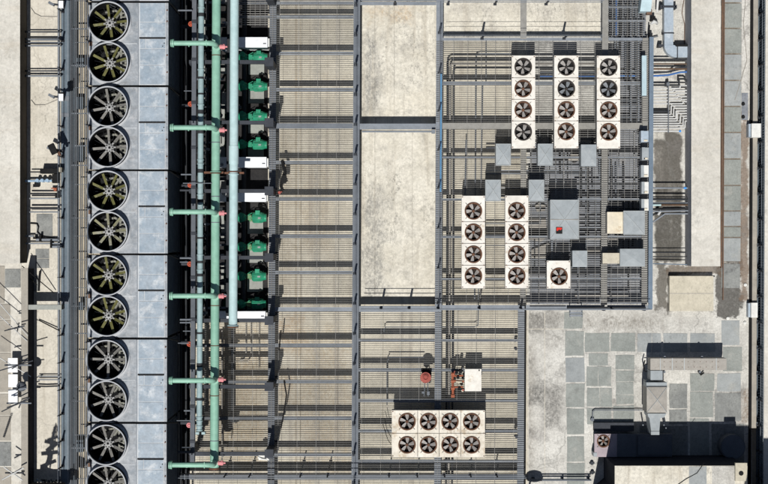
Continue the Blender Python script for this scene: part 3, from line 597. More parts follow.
m = MB(); m.box(195.5, 432, 199, 434.5, 60, 68); m.box(201.5, 432, 205, 434.5, 60, 68); m.build('end_bracket', 'pipe_grey', s)
for y, l in ((46, 'top'), (89, 0), (160, 0), (230, 0), (300, 0), (350, 0)):
    pass
# branches
def branch():
    y, zb = 212, 90
    o = thing('branch_pipe', '', 'pipe', 190, y, zb, 'green branch pipes')
    m = MB(); m.tube([(172, y, zb), (185, y, zb), (207, y, zb), (211.6, y + .1, zb - 1), (214.2, y + .8, zb - 5), (215.4, y + 1, zb - 12), (215.6, y + 1, 68)], 2.55, 16); m.build('pipe', 'pipe_green', o)
    m = MB(); m.tube([(171.6, y, zb), (173.2, y, zb)], 4.2, 18); m.tube([(170, y, zb), (171.2, y, zb)], 3.9, 18); m.build('flange', 'pipe_green', o)
    m = MB(); m.tube([(165, y, zb), (170.6, y, zb)], 2.4, 12); m.build('nozzle', 'black', o)
    m = MB(); m.cyl(215.6, y + 2, 68, 71.6, 4, 16); m.build('saddle', 'pipe_green', o)
    m = MB(); m.box(187.5, y - .5, 188.6, y + 3.2, zb - 4, zb - 2); m.box(205, y - 3, 205.8, y + 3, zb - 3, zb + 2.6); m.build('pipe_clamp', 'pipe_green', o)
    m = MB(); m.tube([(219, y + 1.4, 71), (224.4, y + 1.4, 71)], 2.3, 8); m.tube([(224.4, y + 1.4, 71), (226.6, y + 1.4, 71)], 1, 6); m.tube([(220.4, y - .6, 71), (220.4, y + 3.6, 71)], 1.2, 6); m.tube([(223, y - 1, 71), (223, y + 3.8, 71)], 1.1, 6); m.build('valve_actuator', 'pink_paint', o)
    m = MB(); m.tube([(216, y + 1.4, 70), (219, y + 1.4, 71)], .9, 8); m.build('valve_stem', 'hub_metal', o)
    m = MB(); m.tube([(220, y + 1, 66), (221, y + 8, 62), (221, y + 14, 58)], .5, 6); m.build('cable', 'black', o)
    return o
B0 = branch(); b0 = ORG[B0.name].copy()
BY = (43.2, 127.6, 211.8, 295.8, 380.4, 464.8)
BLB = ['green branch pipe beside the top white cabinet', 'green branch pipe a little above the two rusty flanges', 'green branch pipe level with the pump under the middle cabinets', 'green branch pipe just above the lowest white cabinet',
       'green branch pipe below the end of the teal pipe', 'green branch pipe meeting the bottom end of the header pipe']
for i, (y, l) in enumerate(zip(BY, BLB)):
    loc = b0 + Vector((-.0045 * (y - 212) * k(90), (212 - y) * k(90), 0))
    if i == 2: B0.location = loc; B0['label'] = l
    else: copy_tree(B0, loc, label=l)
# red handwheels by the rail
def wheel():
    o = thing('valve', '', 'valve', 190.5, 104, 40, 'orange valves beside the dark rail')
    m = MB(); c = W(190.5, 104, 60)
    m.wtube([(c.x + .1 * math.cos(i * PI / 6), c.y + .1 * math.sin(i * PI / 6), c.z) for i in range(13)], .032, 8); m.lathe(c, [(0, .03), (.06, .02), (.06, -.03)], 10); m.build('hand_wheel', 'orange_red', o)
    m = MB(); m.wtube([(c.x, c.y, c.z), (c.x, c.y, c.z - 1)], .03, 6); m.build('stem', 'dark_steel', o)
    m = MB(); m.wbox((c.x, c.y, c.z - .9), (.2, .2, .2)); m.wtube([(c.x - .6, c.y, c.z - .95), (c.x + .35, c.y, c.z - .95)], .09, 8); m.build('body', 'dark_steel', o)
    return o
V0 = wheel(); v0 = ORG[V0.name].copy()
for i, (y, l) in enumerate(((24, 'orange valve wheel beside the dark rail, nearest the top edge'), (104, 'orange valve wheel beside the dark rail, next above the second green branch'), (185, 'orange valve wheel beside the dark rail, next above the third green branch'), (264, 'orange valve wheel beside the dark rail, next above the fourth green branch'), (344, 'orange valve wheel beside the dark rail, next above the fifth green branch'), (425, 'orange valve wheel beside the dark rail, nearest the bottom edge'))):
    loc = v0 + Vector((-.0045 * (y - 104) * k(60), (104 - y) * k(60), 0))
    if i == 1: V0['label'] = l
    else:
        c = copy_tree(V0, loc, label=l)
        if i == 5: remat(c, {'orange_red': 'pink_paint'})
# small pipes and conduits in the dark gap
o = thing('gap_pipework', 'small dark grey pipes crossing the shaded gap beside the towers', 'pipework', 182, 242, 30)
for y, x0, x1, r, z in ((10.5, 178, 192, .9, 70), (91, 184, 192, .5, 66), (174.5, 181, 192, .8, 66), (183.2, 183, 212, .5, 70), (190.3, 180, 212, 1.1, 60), (258, 180, 192, 1, 66), (262, 180, 188, .6, 66), (319.5, 180, 192, 1, 66), (322.5, 180, 191, .8, 66), (331, 183, 191, .5, 66), (343, 178, 189, .6, 64), (410.5, 184, 192, .9, 66), (420.5, 176, 192, .5, 66), (447.5, 182, 192, .8, 66), (452, 178, 194, 1.3, 68)):
    m = MB(); m.tube([(x0, y, z), (x1, y, z)], r, 8); m.build('pipe', 'steel' if r < 1.05 else 'dark_steel', o)
for x in (177, 181, 186): m = MB(); m.tube([(x, -40, 30), (x, 540, 30)], 1, 8); m.build('pipe', 'pipe_black', o)
# secondary pipework below the headers
o = thing('low_pipework', 'dim dark pipework under the large coloured pipes', 'pipework', 215, 160, 8)
random.seed(12)
for x, z, r in ((206.5, 26, 1.6), (227.8, 38, 1.8), (243.5, 12, 2.4), (210, 14, 1.5)):
    m = MB(); m.tube([(ux(x, -50), -50, z), (ux(x, 316), 316, z)], r, 10); m.build('pipe', 'pipe_black', o)
for i in range(26):
    y = -10 + i * 12.7 + random.uniform(-3, 3); z = random.uniform(10, 34); x0 = random.choice((196, 200, 205)); x1 = x0 + random.uniform(14, 40)
    m = MB(); m.tube([(x0, y, z), (x1, y, z), (x1 + 1.5, y, z - 2), (x1 + 2, y, 1)], random.uniform(.8, 1.7), 8); m.build('pipe', random.choice(('pipe_black', 'pipe_black', 'dark_steel', 'dark_steel', 'steel')), o)
for i in range(22):
    y = 4 + i * 14.6 + random.uniform(-4, 4); x = random.choice((204.5, 207, 222, 224.5)); z = random.uniform(30, 48)
    m = MB(); m.cyl(x, y, z - 14, z, random.uniform(1, 2), 10); m.tube([(x - 2.4, y, z - 4), (x + 2.4, y, z - 4)], 1, 8); m.build('valve_body', random.choice(('steel', 'steel_light', 'hub_metal', 'dark_steel')), o)
for (x0, y0, x1, y1) in ((221, 60, 227, 74), (221.5, 92, 226, 118), (219, 135, 225, 158), (220, 176, 226, 192), (221, 214, 226, 240), (221, 264, 226, 292), (204, 20, 207, 36), (204, 66, 207, 80), (204, 94, 206.5, 104), (204, 174, 208, 184), (204, 200, 207, 212)): m = MB(); m.box(x0, y0, x1, y1, .2, 3); m.build('plinth', 'plinth', o)

# ------------------------------------------------------------------ pumps and cabinets
def pump():
    y = 57.6
    o = thing('water_pump', '', 'pump', 256, y, 0, 'green water pumps')
    m = MB(); m.box(248.5, y - 1, 264.2, y + 17, .1, 3); m.build('plinth', 'plinth', o)
    m = MB(); m.box(249.5, y - 4.6, 265, y + 4.4, 3, 5.2); m.build('base_frame', 'pump_green', o)
    z = 11; c = W(259.5, y, z); r = .25; L = .6
    m = MB(); m.wtube([(c.x - L / 2, c.y, c.z), (c.x - L / 2 + .04, c.y, c.z), (c.x + L / 2 - .1, c.y, c.z), (c.x + L / 2, c.y, c.z)], [r * .8, r, r, r * .8], 24)
    for i in range(14):
        q = 2 * PI * i / 14; m.wtube([(c.x - L / 2 + .06, c.y + math.cos(q) * r, c.z + math.sin(q) * r), (c.x + L / 2 - .12, c.y + math.cos(q) * r, c.z + math.sin(q) * r)], .018, 4)
    mo = m.build('motor', 'pump_green', o)
    m = MB(); m.wbox((c.x - .02, c.y + .25, c.z + .2), (.22, .2, .16)); m.build('terminal_box', 'pump_green', mo)
    m = MB(); m.wbox((c.x - .02, c.y + .4, c.z + .12), (.15, .12, .1)); m.build('cable_gland', 'black', mo)
    m = MB(); m.wtube([(c.x - .02, c.y + .44, c.z + .1), (c.x + .05, c.y + .6, c.z - .1), (c.x + .3, c.y + .62, c.z - .42), (c.x + .42, c.y + .3, c.z - .5)], .03, 6); m.build('power_cable', 'black', mo)
    m = MB(); m.wtube([(c.x + L / 2, c.y, c.z), (c.x + L / 2 + .1, c.y, c.z)], [.2, .19], 24); m.build('fan_cowl', 'pump_green', mo)
    for sx in (-.16, .16):
        m = MB(); m.wbox((c.x + sx, c.y, c.z - .2), (.08, .42, .06)); m.build('foot', 'pump_green', mo)
    m = MB(); m.wbox((c.x + .06, c.y - .02, c.z + r + .012), (.13, .07, .012)); m.build('name_plate', 'hub_metal', mo)
    m = MB(); m.wtube([(c.x - .62, c.y, c.z), (c.x - .3, c.y, c.z)], .09, 14); m.wbox((c.x - .44, c.y, c.z), (.2, .24, .24)); m.build('coupling_guard', 'pump_green', o)
    m = MB(); m.wtube([(c.x - .62, c.y + .06, c.z + .15), (c.x - .3, c.y + .24, c.z + .15)], .02, 6); m.build('drain_line', 'pump_green', o)
    m = MB(); m.wtube([(c.x - 1.02, c.y, c.z), (c.x - .9, c.y, c.z), (c.x - .7, c.y, c.z), (c.x - .6, c.y, c.z)], [.16, .26, .26, .14], 20); m.wtube([(c.x - .8, c.y + .1, c.z), (c.x - .8, c.y + .1, c.z + .6)], .13, 14); m.build('pump_casing', 'pump_green', o)
    m = MB(); m.wtube([(c.x - 1.7, c.y, c.z), (c.x - 1.0, c.y, c.z)], .15, 14); m.wtube([(c.x - 1.1, c.y, c.z), (c.x - 1.05, c.y, c.z)], .22, 16); m.build('suction_pipe', 'pump_dark', o)
    return o
U0 = pump(); u0 = ORG[U0.name].copy()
PL = ((57.6, 'bright green pump just below the top white cabinet', 0), (86.4, 'second bright green pump below the top white cabinet', 0), (116.4, 'third bright green pump below the top white cabinet', 0), (144.6, 'bright green pump just above the upper middle white cabinet', 0),
      (217.4, 'faded green pump just below the lower middle white cabinet', 1), (246.4, 'faded green pump second below the lower middle white cabinet', 1), (275.6, 'faded green pump third below the lower middle white cabinet', 1), (303.4, 'green pump in deep shade just above the lowest white cabinet', 1))
for i, (y, l, worn) in enumerate(PL):
    loc = u0 + W(256 - .0065 * (y - 57), y, 8) - W(256, 57.6, 8)
    if i == 0: U0['label'] = l
    else:
        c = copy_tree(U0, loc, label=l)
        if worn:
            for q in c.children:
                if q.name.startswith(('base_frame', 'coupling')): remat(q, {'pump_green': 'pump_worn'})
def cab(y0, y1, x0, x1, lab):
    o = thing('control_cabinet', lab, 'cabinet', (x0 + x1) / 2, (y0 + y1) / 2, 0, 'white control cabinets')
    m = MB(); m.box(x0, y0, x1, y1, 2, 30); m.build('body', 'white_paint', o)
    m = MB(); m.box(x0 - .4, y0 - .3, x1 + .4, y1 + .3, 30, 31); m.build('top', 'white_paint', o)
    m = MB(); m.box(x1 - 4, (y0 + y1) / 2 + 1, x1 - 1, (y0 + y1) / 2 + 1.6, 31, 32); m.build('lifting_eye', 'dark_steel', o)
    m = MB(); m.box(x1 - .4, y0 + 1, x1 + 2.4, y1 - .5, 6, 27); m.build('side_vent', 'white_box', o)
    return o
cab(37.6, 47.2, 216.5, 267, 'white cabinet at the top of the pump row'); cab(157.4, 167.2, 216, 266, 'upper of the two white cabinets in the middle of the pump row')
cab(193.2, 201.4, 216, 265.6, 'lower of the two white cabinets in the middle of the pump row'); cab(311.6, 318.4, 216, 265, 'white cabinet at the bottom of the pump row')
# floor pipes seen left of the platform's lower bays
o = thing('floor_pipework', 'thin floor pipes under the grating below the pump row', 'pipework', 235, 400, 4)
for pts, r in (([(246, 322, 4), (246, 355, 4), (243, 360, 4), (240, 360, 4)], .5), ([(251, 322, 4), (251, 356, 4), (248, 361, 4), (200, 361, 4)], .5), ([(232.5, 330, 8), (232.5, 414, 8), (229, 418, 8), (200, 418, 8)], 1.8), ([(259, 322, 6), (259, 370, 6)], .4), ([(222, 330, 6), (222, 460, 6)], .7)):
    m = MB(); m.tube(pts, r, 8); m.build('pipe', 'pipe_black' if r > 1 else 'duct_tan', o)  # the thick black run paints the green header's shadow on the floor
m = MB(); m.cyl(233, 418, 6, 14, 4.6, 16); m.build('valve_body', 'pipe_black', o)
for (pts, lab) in (([(284, 380, 23), (286.5, 395, 23), (284, 412, 23), (281, 428, 23)], 'black hose lying beside the left long beam'), ([(281, 330, 23), (279, 350, 23)], 'short black hose beside the left long beam')):
    m = MB(); m.tube(pts, .7, 6); o = m.build('hose', 'black'); tag(o, lab, 'hose')
m = MB(); m.box(258.6, 453.5, 268, 460, 24, 26); m.tube([(258, 457, 26.2), (262, 459, 27.4), (267, 459.6, 27)], .9, 6); m.tube([(260, 454, 27), (265, 456, 28), (269, 460, 27)], .8, 6); o = m.build('valve_cluster', 'white_box'); tag(o, 'white fittings on the left long beam near the bottom', 'fittings')
m = MB(); m.tube([(282, 160, 24), (285, 172, 24), (282.6, 178, 24), (281, 186, 24), (283, 191, 24)], 1.5, 8); m.box(282, 175, 286, 183, 22.5, 27); o = m.build('hose', 'black'); tag(o, 'thick black hose beside the middle white cabinets', 'hose')
m = MB(); m.cyl(279.4, 192.6, 22.6, 26, 1.5, 10); m.box(278.6, 191.4, 282, 192.4, 23, 25); o = m.build('hose_nozzle', 'brick_red'); tag(o, 'small red hose nozzle beside the lower middle white cabinet', 'nozzle')
# ------------------------------------------------------------------ white fan units
GZ, CZ = 22.5, 40
def fan_parts(t, x, y, z, r, dark, seed):
    """one condenser fan: ring, pit, blades, hub, guard"""
    c = W(x, y, z); R = r * k(z)
    m = MB(); m.lathe(c, [(R + .025, .0), (R + .025, .035), (R - .03, .045), (R - .05, -.02), (R - .05, -.24)], 36)
    ring = m.build('fan_ring', 'black_ring' if dark else 'rust_ring', t)
    m = MB(); m.disc((c.x, c.y, c.z - .235), R, 28); m.build('fan_pit', 'black' if dark else 'fan_pit', ring)
    m = MB(); cz = c + Vector((0, 0, -.06)); n = 5
    for j in range(n):
        q = 2 * PI * j / n; e = Vector((math.cos(q), math.sin(q), 0)); g = Vector((-e.y, e.x, 0)); vs = []
        for f, w, d, sk in ((.16, .07, .02, 0), (.42, .15, .04, .03), (.70, .21, .045, .07), (.90, .20, .035, .1)):
            for s_ in (-1, 0, 1):
                vs.append(cz + e * (R * f) + g * (R * (sk + s_ * w)) + Vector((0, 0, -s_ * d + (.008 if s_ == 0 else 0))))
        fs = [[a * 3 + b, (a + 1) * 3 + b, (a + 1) * 3 + b + 1, a * 3 + b + 1] for a in range(3) for b in range(2)]
        m.add(vs, fs, 0, True); m.add([p - Vector((0, 0, .012)) for p in vs], [f[::-1] for f in fs], 0, True)
    fan = m.build('fan_blades', 'fan_blade_dark' if dark == 2 else 'fan_blade', t, cz); fan.rotation_euler.z = seed
    m = MB(); m.lathe(cz, [(0, .07), (.045, .07), (.075, .05), (.08, -.05)], 14); m.build('hub', 'rust_ring' if not dark else 'black_ring', fan, cz)
    for i in range(4):
        q = PI / 4 + i * PI / 2; m = MB(); m.wtube([(c.x + R * .98 * math.cos(q), c.y + R * .98 * math.sin(q), c.z + .045), (c.x + (R + .14) * math.cos(q), c.y + (R + .14) * math.sin(q), c.z + .03)], .014, 4); m.build('guard_clip', 'duct_tan', t)
def unit(lab, x0, y0, x1, y1, fx, fy, r, darks, group=None, splits=None, z=CZ):
    """white condenser unit; fan columns fx, rows fy"""
    t = thing('condenser_unit', lab, 'fan unit', (x0 + x1) / 2, (y0 + y1) / 2, GZ, group)
    m = MB(); m.box(x0 + .5, y0 + .5, x1 - .5, y1 - .5, GZ + .6, z - 6.2)
    a = W(x0, y1, z); b = W(x1, y0, z); w9 = b.x - a.x - .04; h9 = b.y - a.y - .04; zc = (z - 3.45) * S; dz = 5.5 * S
    for sx in (-1, 1): m.wbox(((a.x + b.x) / 2 + sx * (w9 / 2 - .015), (a.y + b.y) / 2, zc), (.03, h9, dz)); m.wbox(((a.x + b.x) / 2, (a.y + b.y) / 2 + sx * (h9 / 2 - .015), zc), (w9 - .07, .03, dz))
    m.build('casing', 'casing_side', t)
    xs = [x0] + [(a + b) / 2 for a, b in zip(fx[:-1], fx[1:])] + [x1]
    ys = splits or ([y0] + [(a + b) / 2 for a, b in zip(fy[:-1], fy[1:])] + [y1]); i = 0
    for j, y in enumerate(fy):
        for h, x in enumerate(fx):
            a = W(xs[h], ys[j + 1], z); b = W(xs[h + 1], ys[j], z); c = W(x, y, z); g = .012
            m = MB(); m.plate_hole(a.x + g, a.y + g, b.x - g, b.y - g, c.x, c.y, r * k(z), c.z, .05); m.build('top_panel', 'casing_white', t)
            fan_parts(t, x, y, z, r, darks[i], random.uniform(0, 1.25)); i += 1
    m = MB()
    for x in (x0 + 1.2, x1 - 1.2):
        for y in [y0 + 1.4] + ys[1:-1] + [y1 - 1.4]: m.box(x - .55, y - .4, x + .55, y + .4, z, z + .5)
    m.build('lifting_lug', 'rust_flange', t)
    for x in (x0 + 1.5, x1 - 1.5):
        for y in (y0 + 2, y1 - 2):
            m = MB(); m.box(x - .8, y - .8, x + .8, y + .8, 21, GZ + .6); m.build('foot', 'steel', t)
    return t
random.seed(5)
R1 = 8.3
unit('tall white four fan unit with long blue grey cable to its left, leftmost of the upper three', 511.5, 55.4, 535.4, 148.6, [523.2], [67, 88.7, 110, 132], R1, (1, 0, 0, 1), 'upper fan columns')
unit('middle of the three upper white four fan units, two dark blue fans at its top', 554, 55.4, 578.6, 148.6, [566.3], [67, 88.8, 110.2, 131.6], R1, (1, 2, 0, 0), 'upper fan columns')
unit('rightmost of the three upper white four fan units, nearest the pale blue panel', 596.6, 55.6, 620.4, 148.8, [608.6], [67.4, 89, 110.4, 132], R1, (1, 2, 0, 0), 'upper fan columns')
unit('white four fan unit, left one of the lower pair', 461.4, 195.6, 485.2, 288.6, [473.4], [211, 232.4, 254.4, 276], R1, (0, 0, 0, 0), 'lower fan columns')
unit('white four fan unit, right one of the lower pair', 505, 195.4, 528.6, 288.4, [516.7], [211, 232.4, 254.4, 276], R1, (0, 0, 0, 0), 'lower fan columns')
unit('small white unit with a single rusty fan', 546.6, 260.4, 570.6, 288.8, [559], [276.4], R1, (0,))
remat(unit('wide stained white unit with eight rusty fans in two rows', 391.6, 410, 485.2, 457.4, [407, 428.4, 450, 471.6], [421.6, 444.8], 8.2, (0,) * 8), {'casing_white': 'casing_stained'})
bpy.data.objects['condenser_unit']['label'] = 'leftmost of the three upper white four fan units'

# ------------------------------------------------------------------ grey duct hoods on the platform
def hood(name, lab, x0, y0, x1, y1, z1, mat='duct_zinc', cross=True, peak=.9, group=None, seam='duct_seam', z0=22.6, diag=False):
    t = thing(name, lab, 'duct hood', (x0 + x1) / 2, (y0 + y1) / 2, z0, group)
    m = MB(); m.box(x0 + .3, y0 + .3, x1 - .3, y1 - .3, z0, z1); m.build('body', mat, t)
    a, b, c, d = [W(x, y, z1) for x, y in ((x0, y1), (x1, y1), (x1, y0), (x0, y0))]
    p = (a + c) / 2 + Vector((0, 0, peak * S)); m = MB()
    m.add([a, b, c, d, p] + [q - Vector((0, 0, .08)) for q in (a, b, c, d)], [[0, 1, 4], [1, 2, 4], [2, 3, 4], [3, 0, 4], [5, 6, 1, 0], [6, 7, 2, 1], [7, 8, 3, 2], [8, 5, 0, 3]]); m.build('top', mat, t)
    if cross:
        m = MB(); u = Vector((0, 0, .012))
        for e in ((d, b) if diag else (a, b, c, d)): m.wtube([p + u, e + u], .013, 4)
        for e, f in ((a, b), (b, c), (c, d), (d, a)): m.wtube([e + u, f + u], .016, 4)
        m.build('seam', seam, t)
    return t
hood('duct_hood', 'small grey hood with crossed seams left of the upper fan units', 496, 144, 510.6, 165.2, 40, group='grey duct hoods')
hood('duct_hood', 'small grey hood with crossed seams between the first and second upper fan units', 538, 144, 552.6, 165.4, 40, group='grey duct hoods')
hood('duct_hood', 'plain small grey hood between the second and third upper fan units', 581, 144.6, 596.4, 166.2, 40, group='grey duct hoods', cross=False)
hood('duct_hood', 'small grey hood with crossed seams between the lower pair of fan units', 485.6, 180, 500.6, 201, 40, group='grey duct hoods')
hood('duct_hood', 'small grey hood with crossed seams right of the lower pair of fan units', 529, 180, 544, 201, 40, group='grey duct hoods')
hood('duct_hood', 'square blue grey hood above right of the single fan unit', 572.4, 250.6, 587.2, 267, 40, group='grey duct hoods', cross=False)
hood('duct_hood', 'pale grey hood with one diagonal seam beside the stained cream box', 623.6, 211, 644.6, 234.6, 42, diag=True)
hood('duct_hood', 'wide blue grey hood near the lower right corner of the platform', 620, 248.8, 645, 266.4, 42, cross=False)
t = hood('duct_hood', 'large pale grey hood with a red and black sign on its top', 550.4, 200, 578.6, 239, 49, peak=.5)
m = MB(); m.box(550.4, 219.4, 578.6, 219.9, 49.2, 49.9); m.build('seam', 'duct_tan', t)
m = MB(); m.box(556, 227.2, 562.4, 233.8, 49.4, 50); sg = m.build('sign', 'sign_black', t)
m = MB(); m.prism([(556.5, 229.4), (556.8, 227.6), (560, 227.6), (562, 227.8), (562, 229), (560.6, 230.2), (559, 229.4), (557.8, 230.8), (556.8, 230.8)], 50, 50.1); m.build('red_mark', 'sign_red', sg)
def crate(lab, x0, y0, x1, y1, z1, mat):
    o = thing('plant_box', lab, 'box', (x0 + x1) / 2, (y0 + y1) / 2, 22.6)
    m = MB(); m.box(x0 + .2, y0 + .2, x1 - .2, y1 - .2, 22.6, z1 - .8); m.build('body', 'casing_side', o)
    m = MB(); m.box(x0, y0, x1, y1, z1 - .8, z1); m.build('lid', mat, o)
    return o
crate('stained cream topped box left of the hood with the diagonal seam', 607.2, 212, 623.2, 233.6, 36, 'cream_panel')
crate('small beige topped box left of the wide blue grey hood', 602.6, 253, 619.4, 263.6, 36, 'beige_block')
o = crate('plain white box beside the red valve cluster', 464.8, 369, 481.4, 391.2, 32, 'casing_white')
m = MB(); m.box(478.6, 369.6, 479.8, 371, 32, 32.5); m.build('cable_gland', 'black', o)
# boxes down the blue edge beam
EB = ((131, 142, 641, 648.6, 'grey box at the top of the row on the blue edge beam', 'galv_duct'), (147.6, 160, 642, 648.8, 'pale grey box second in the row on the blue edge beam', 'duct_zinc'), (165.4, 177, 641, 648.6, 'stained white box third in the row on the blue edge beam', 'white_box'),
      (182, 193.6, 641.6, 648.6, 'white box fourth in the row on the blue edge beam', 'white_box'), (199.2, 210.6, 641.4, 648.6, 'white box at the bottom of the row on the blue edge beam', 'white_box'))
for y0, y1, x0, x1, lab, mt in EB:
    o = thing('junction_box', lab, 'box', 645, (y0 + y1) / 2, 22.6, 'boxes along the blue edge beam')
    m = MB(); m.box(x0 + .3, y0, x1, y1, 22.6, 35); m.build('body', mt, o)
    m = MB(); m.box(x0, y0 - .2, x0 + 3, y1 + .2, 24, 36); m.build('cover', mt if mt != 'white_box' else 'duct_zinc', o)
    m = MB(); m.box(644, y1 - 2.2, 647.6, y1 - .6, 35, 36); m.build('latch', 'cream_panel', o)
o = thing('cable_cover', 'long pale blue panel right of the third upper fan unit', 'panel', 644, 75, 22.6)
m = MB(); m.box(642, 55.6, 646.6, 95.6, 30, 36); m.build('panel', 'pale_blue_panel', o); m = MB(); m.box(643, 57, 645.6, 94, 22.6, 30); m.build('stand', 'dark_steel', o)
o = thing('plant_box', 'pale blue sloped box at the top edge above the blue beam', 'box', 645, 5, 22.6)
m = MB(); a = [W(x, y, z) for x, y, z in ((640, 11.5, 34), (651, 11.5, 34), (653, -10, 44), (643, -10, 44))]; m.hexa([Vector((p.x, p.y, 22.6 * S)) for p in a], a); m.build('body', 'pale_blue_panel', o)
m = MB(); m.box(646.6, 9, 652, 14.6, 24, 29); m.build('flap', 'rust_line', o)

# ------------------------------------------------------------------ pipes under and over the grating
o = thing('refrigerant_pipes', 'dark insulated pipes bending down under the grating left of the upper fan units', 'pipework', 470, 100, 10)
for y, x in ((58.6, 447.4), (63.6, 450), (67.4, 453.4)):
    m = MB(); m.tube([(604, y, 12), (x + 4, y, 12), (x + 1.2, y + 1, 12), (x, y + 4, 12), (ux(x, 200) - .3, 200, 12), (ux(x, 484) - .3, 484, 12)], .95, 8); m.build('pipe', 'duct_tan' if y == 63.6 else 'pipe_black', o)
for pts, r, mt in (([(511, 54, 8), (480, 54, 8), (476.8, 55, 8), (476, 58, 8), (474.6, 300, 8)], .7, 'steel'), ([(486, 42, 8), (486, 82, 8)], .55, 'steel'), ([(482.6, 84, 8), (481, 190, 8)], .6, 'steel'), ([(466, 140, 16), (465, 195, 16)], .7, 'steel'),
                   ([(478.4, 288, 10), (478, 325, 10), (474, 327, 10), (386, 327, 10), (384, 329, 10), (384, 332, 10)], .45, 'steel'), ([(388, 357, 10), (424, 357, 10)], .45, 'steel'), ([(389, 358, 10), (387, 362, 10), (387, 405, 10)], .5, 'steel')):
    m = MB(); m.tube(pts, r, 8); m.build('pipe', mt, o)
o = thing('crowded_pipework', 'crowded grey pipework under the right part of the grating', 'pipework', 590, 200, 8)
random.seed(9)
for i in range(34):
    y = 134 + i * 5 + random.uniform(-2, 2); x0 = random.choice((486, 530, 530, 545, 575, 609)); x1 = min(645, x0 + random.uniform(28, 110)); z = random.uniform(4, 17)
    m = MB(); m.tube([(x0, y, z), (x1, y, z)], random.uniform(.45, 1.2), 8); m.build('pipe', random.choice(('steel', 'steel_light', 'pipe_black', 'pipe_black', 'dark_steel', 'hub_metal', 'duct_tan')), o)
for i in range(30):
    x = 530 + i * 3.9 + random.uniform(-1.5, 1.5); y0 = random.choice((42, 133, 133, 165, 200, 240)) if x > 609 else random.choice((133, 150, 165, 200, 240)); y1 = min(304, y0 + random.uniform(30, 120)); z = random.uniform(4, 18)
    m = MB(); m.tube([(x, y0, z), (x, y1, z)], random.uniform(.4, 1.0), 8); m.build('pipe', random.choice(('steel', 'steel_light', 'pipe_black', 'pipe_black', 'dark_steel', 'hub_metal')), o)
for i in range(14):
    x = 610 + i * 2.6; m = MB(); m.tube([(x, -20, 10 + i % 3 * 3), (x, random.choice((37, 60, 90, 125)), 10 + i % 3 * 3)], random.uniform(.5, .9), 8); m.build('pipe', random.choice(('steel', 'steel_light', 'dark_steel', 'pipe_black')), o)
for y in (72, 76, 101, 106, 117):
    m = MB(); m.tube([(540 if y < 100 else 609, y, 9), (645, y, 9)], .9, 8); m.build('pipe', 'steel' if y != 76 else 'pipe_blue', o)
m = MB(); m.tube([(616.4, -20, 20), (616.2, 36, 20)], .7, 8); m.build('pipe', 'pipe_blue', o)
for pts in (([(571, 152), (580, 154), (581, 160), (573, 163), (567, 160)]), ([(538, 203), (545, 206), (544, 211), (536, 212), (534, 206)]), ([(528, 219), (545, 219), (546, 237), (540, 242), (529, 240)]), ([(530, 250), (548, 243), (551, 252), (544, 259), (530, 258)])):
    m = MB(); m.prism([(x + 1, y) for x, y in pts], 3, 5); m.build('insulation_board', 'duct_tan', o)
# red valves in the lower bay
o = thing('fire_valve', 'round brick red valve top on a black stand below the middle beam', 'valve', 425.6, 378, 22)
m = MB(); m.cyl(425.6, 377.6, 33.6, 36, 5.4, 24); m.cyl(425.6, 377.6, 36, 37.4, 3.6, 20); c = W(425.6, 377.6, 38); m.wtube([(c.x + .11 * math.cos(i * PI / 6), c.y + .11 * math.sin(i * PI / 6), c.z) for i in range(13)], .025, 6); m.build('cap', 'brick_red', o)
m = MB(); m.cyl(425.6, 377.2, 22, 33.6, 3.3, 16); m.box(422, 369.4, 430.4, 374, 22, 29); m.box(429, 371, 431.4, 377.6, 24, 28); m.build('body', 'black', o)
m = MB(); m.tube([(424.6, 382, 30), (424.6, 389, 25), (424, 396, 23)], .45, 6); m.tube([(427.6, 382, 30), (427.8, 388, 25), (428.2, 396, 23)], .45, 6); m.box(421.8, 391.4, 424.6, 393.6, 22.6, 25); m.box(427, 391.4, 429.6, 395, 22.6, 25); m.build('pipe', 'steel', o)
o = thing('fire_pipe_cluster', 'cluster of rusty red pipes and black valves beside the plain white box', 'valve cluster', 457, 381, 22)
m = MB(); m.tube([(452.4, 373, 29), (453, 396, 29)], 1.3, 10)
for y in (374, 381, 388, 395.6): m.tube([(451, y, 29.4), (454.6, y, 29.4)], 1.9, 8)
m.tube([(453, 380.6, 30), (464, 381.4, 30)], 1, 8); m.tube([(453, 387, 30), (463, 386.8, 30)], 1, 8); m.tube([(453, 376, 30), (463, 375.4, 30)], .9, 8); m.build('pipe', 'red_orange', o)
m = MB()
for x, y, r in ((456.5, 372.6, 1.8), (460.6, 371.4, 1.7), (458, 377.4, 1.6), (461.6, 384, 1.5), (459.4, 388.4, 1.6), (463.2, 378.6, 1.2)): m.cyl(x, y, 23, 32, r, 10)
m.build('valve_body', 'black', o)
m = MB(); m.tube([(456, 381.6, 31.4), (462, 382, 31.4)], .8, 8); m.cyl(462.6, 390.6, 24, 31, 1.2, 8); m.build('brass_fitting', 'cream_panel', o)
m = MB()
for x, y in ((455, 372, ), (463, 390)): m.cyl(x, y, 24, 31.6, 1.1, 8)
m.build('red_cap', 'brick_red', o)
m = MB(); m.tube([(383, 424, 23), (386, 434, 23), (388, 440, 23), (391, 444, 24)], .3, 5); m.tube([(385, 420, 23), (387, 430, 23), (391, 437, 24)], .3, 5); o = m.build('cable', 'black'); tag(o, 'loose black cables at the left end of the eight fan unit', 'cable')
for i, (x, y, l) in enumerate(((516, 348.6, 'upper'), (516.4, 436.6, 'lower'))):
    m = MB(); m.cyl(x, y, 14, 24, 1.5, 12); o = m.build('drain_stub', 'dark_steel'); tag(o, l + ' round drain stub at the right edge of the platform grating', 'pipe stub')

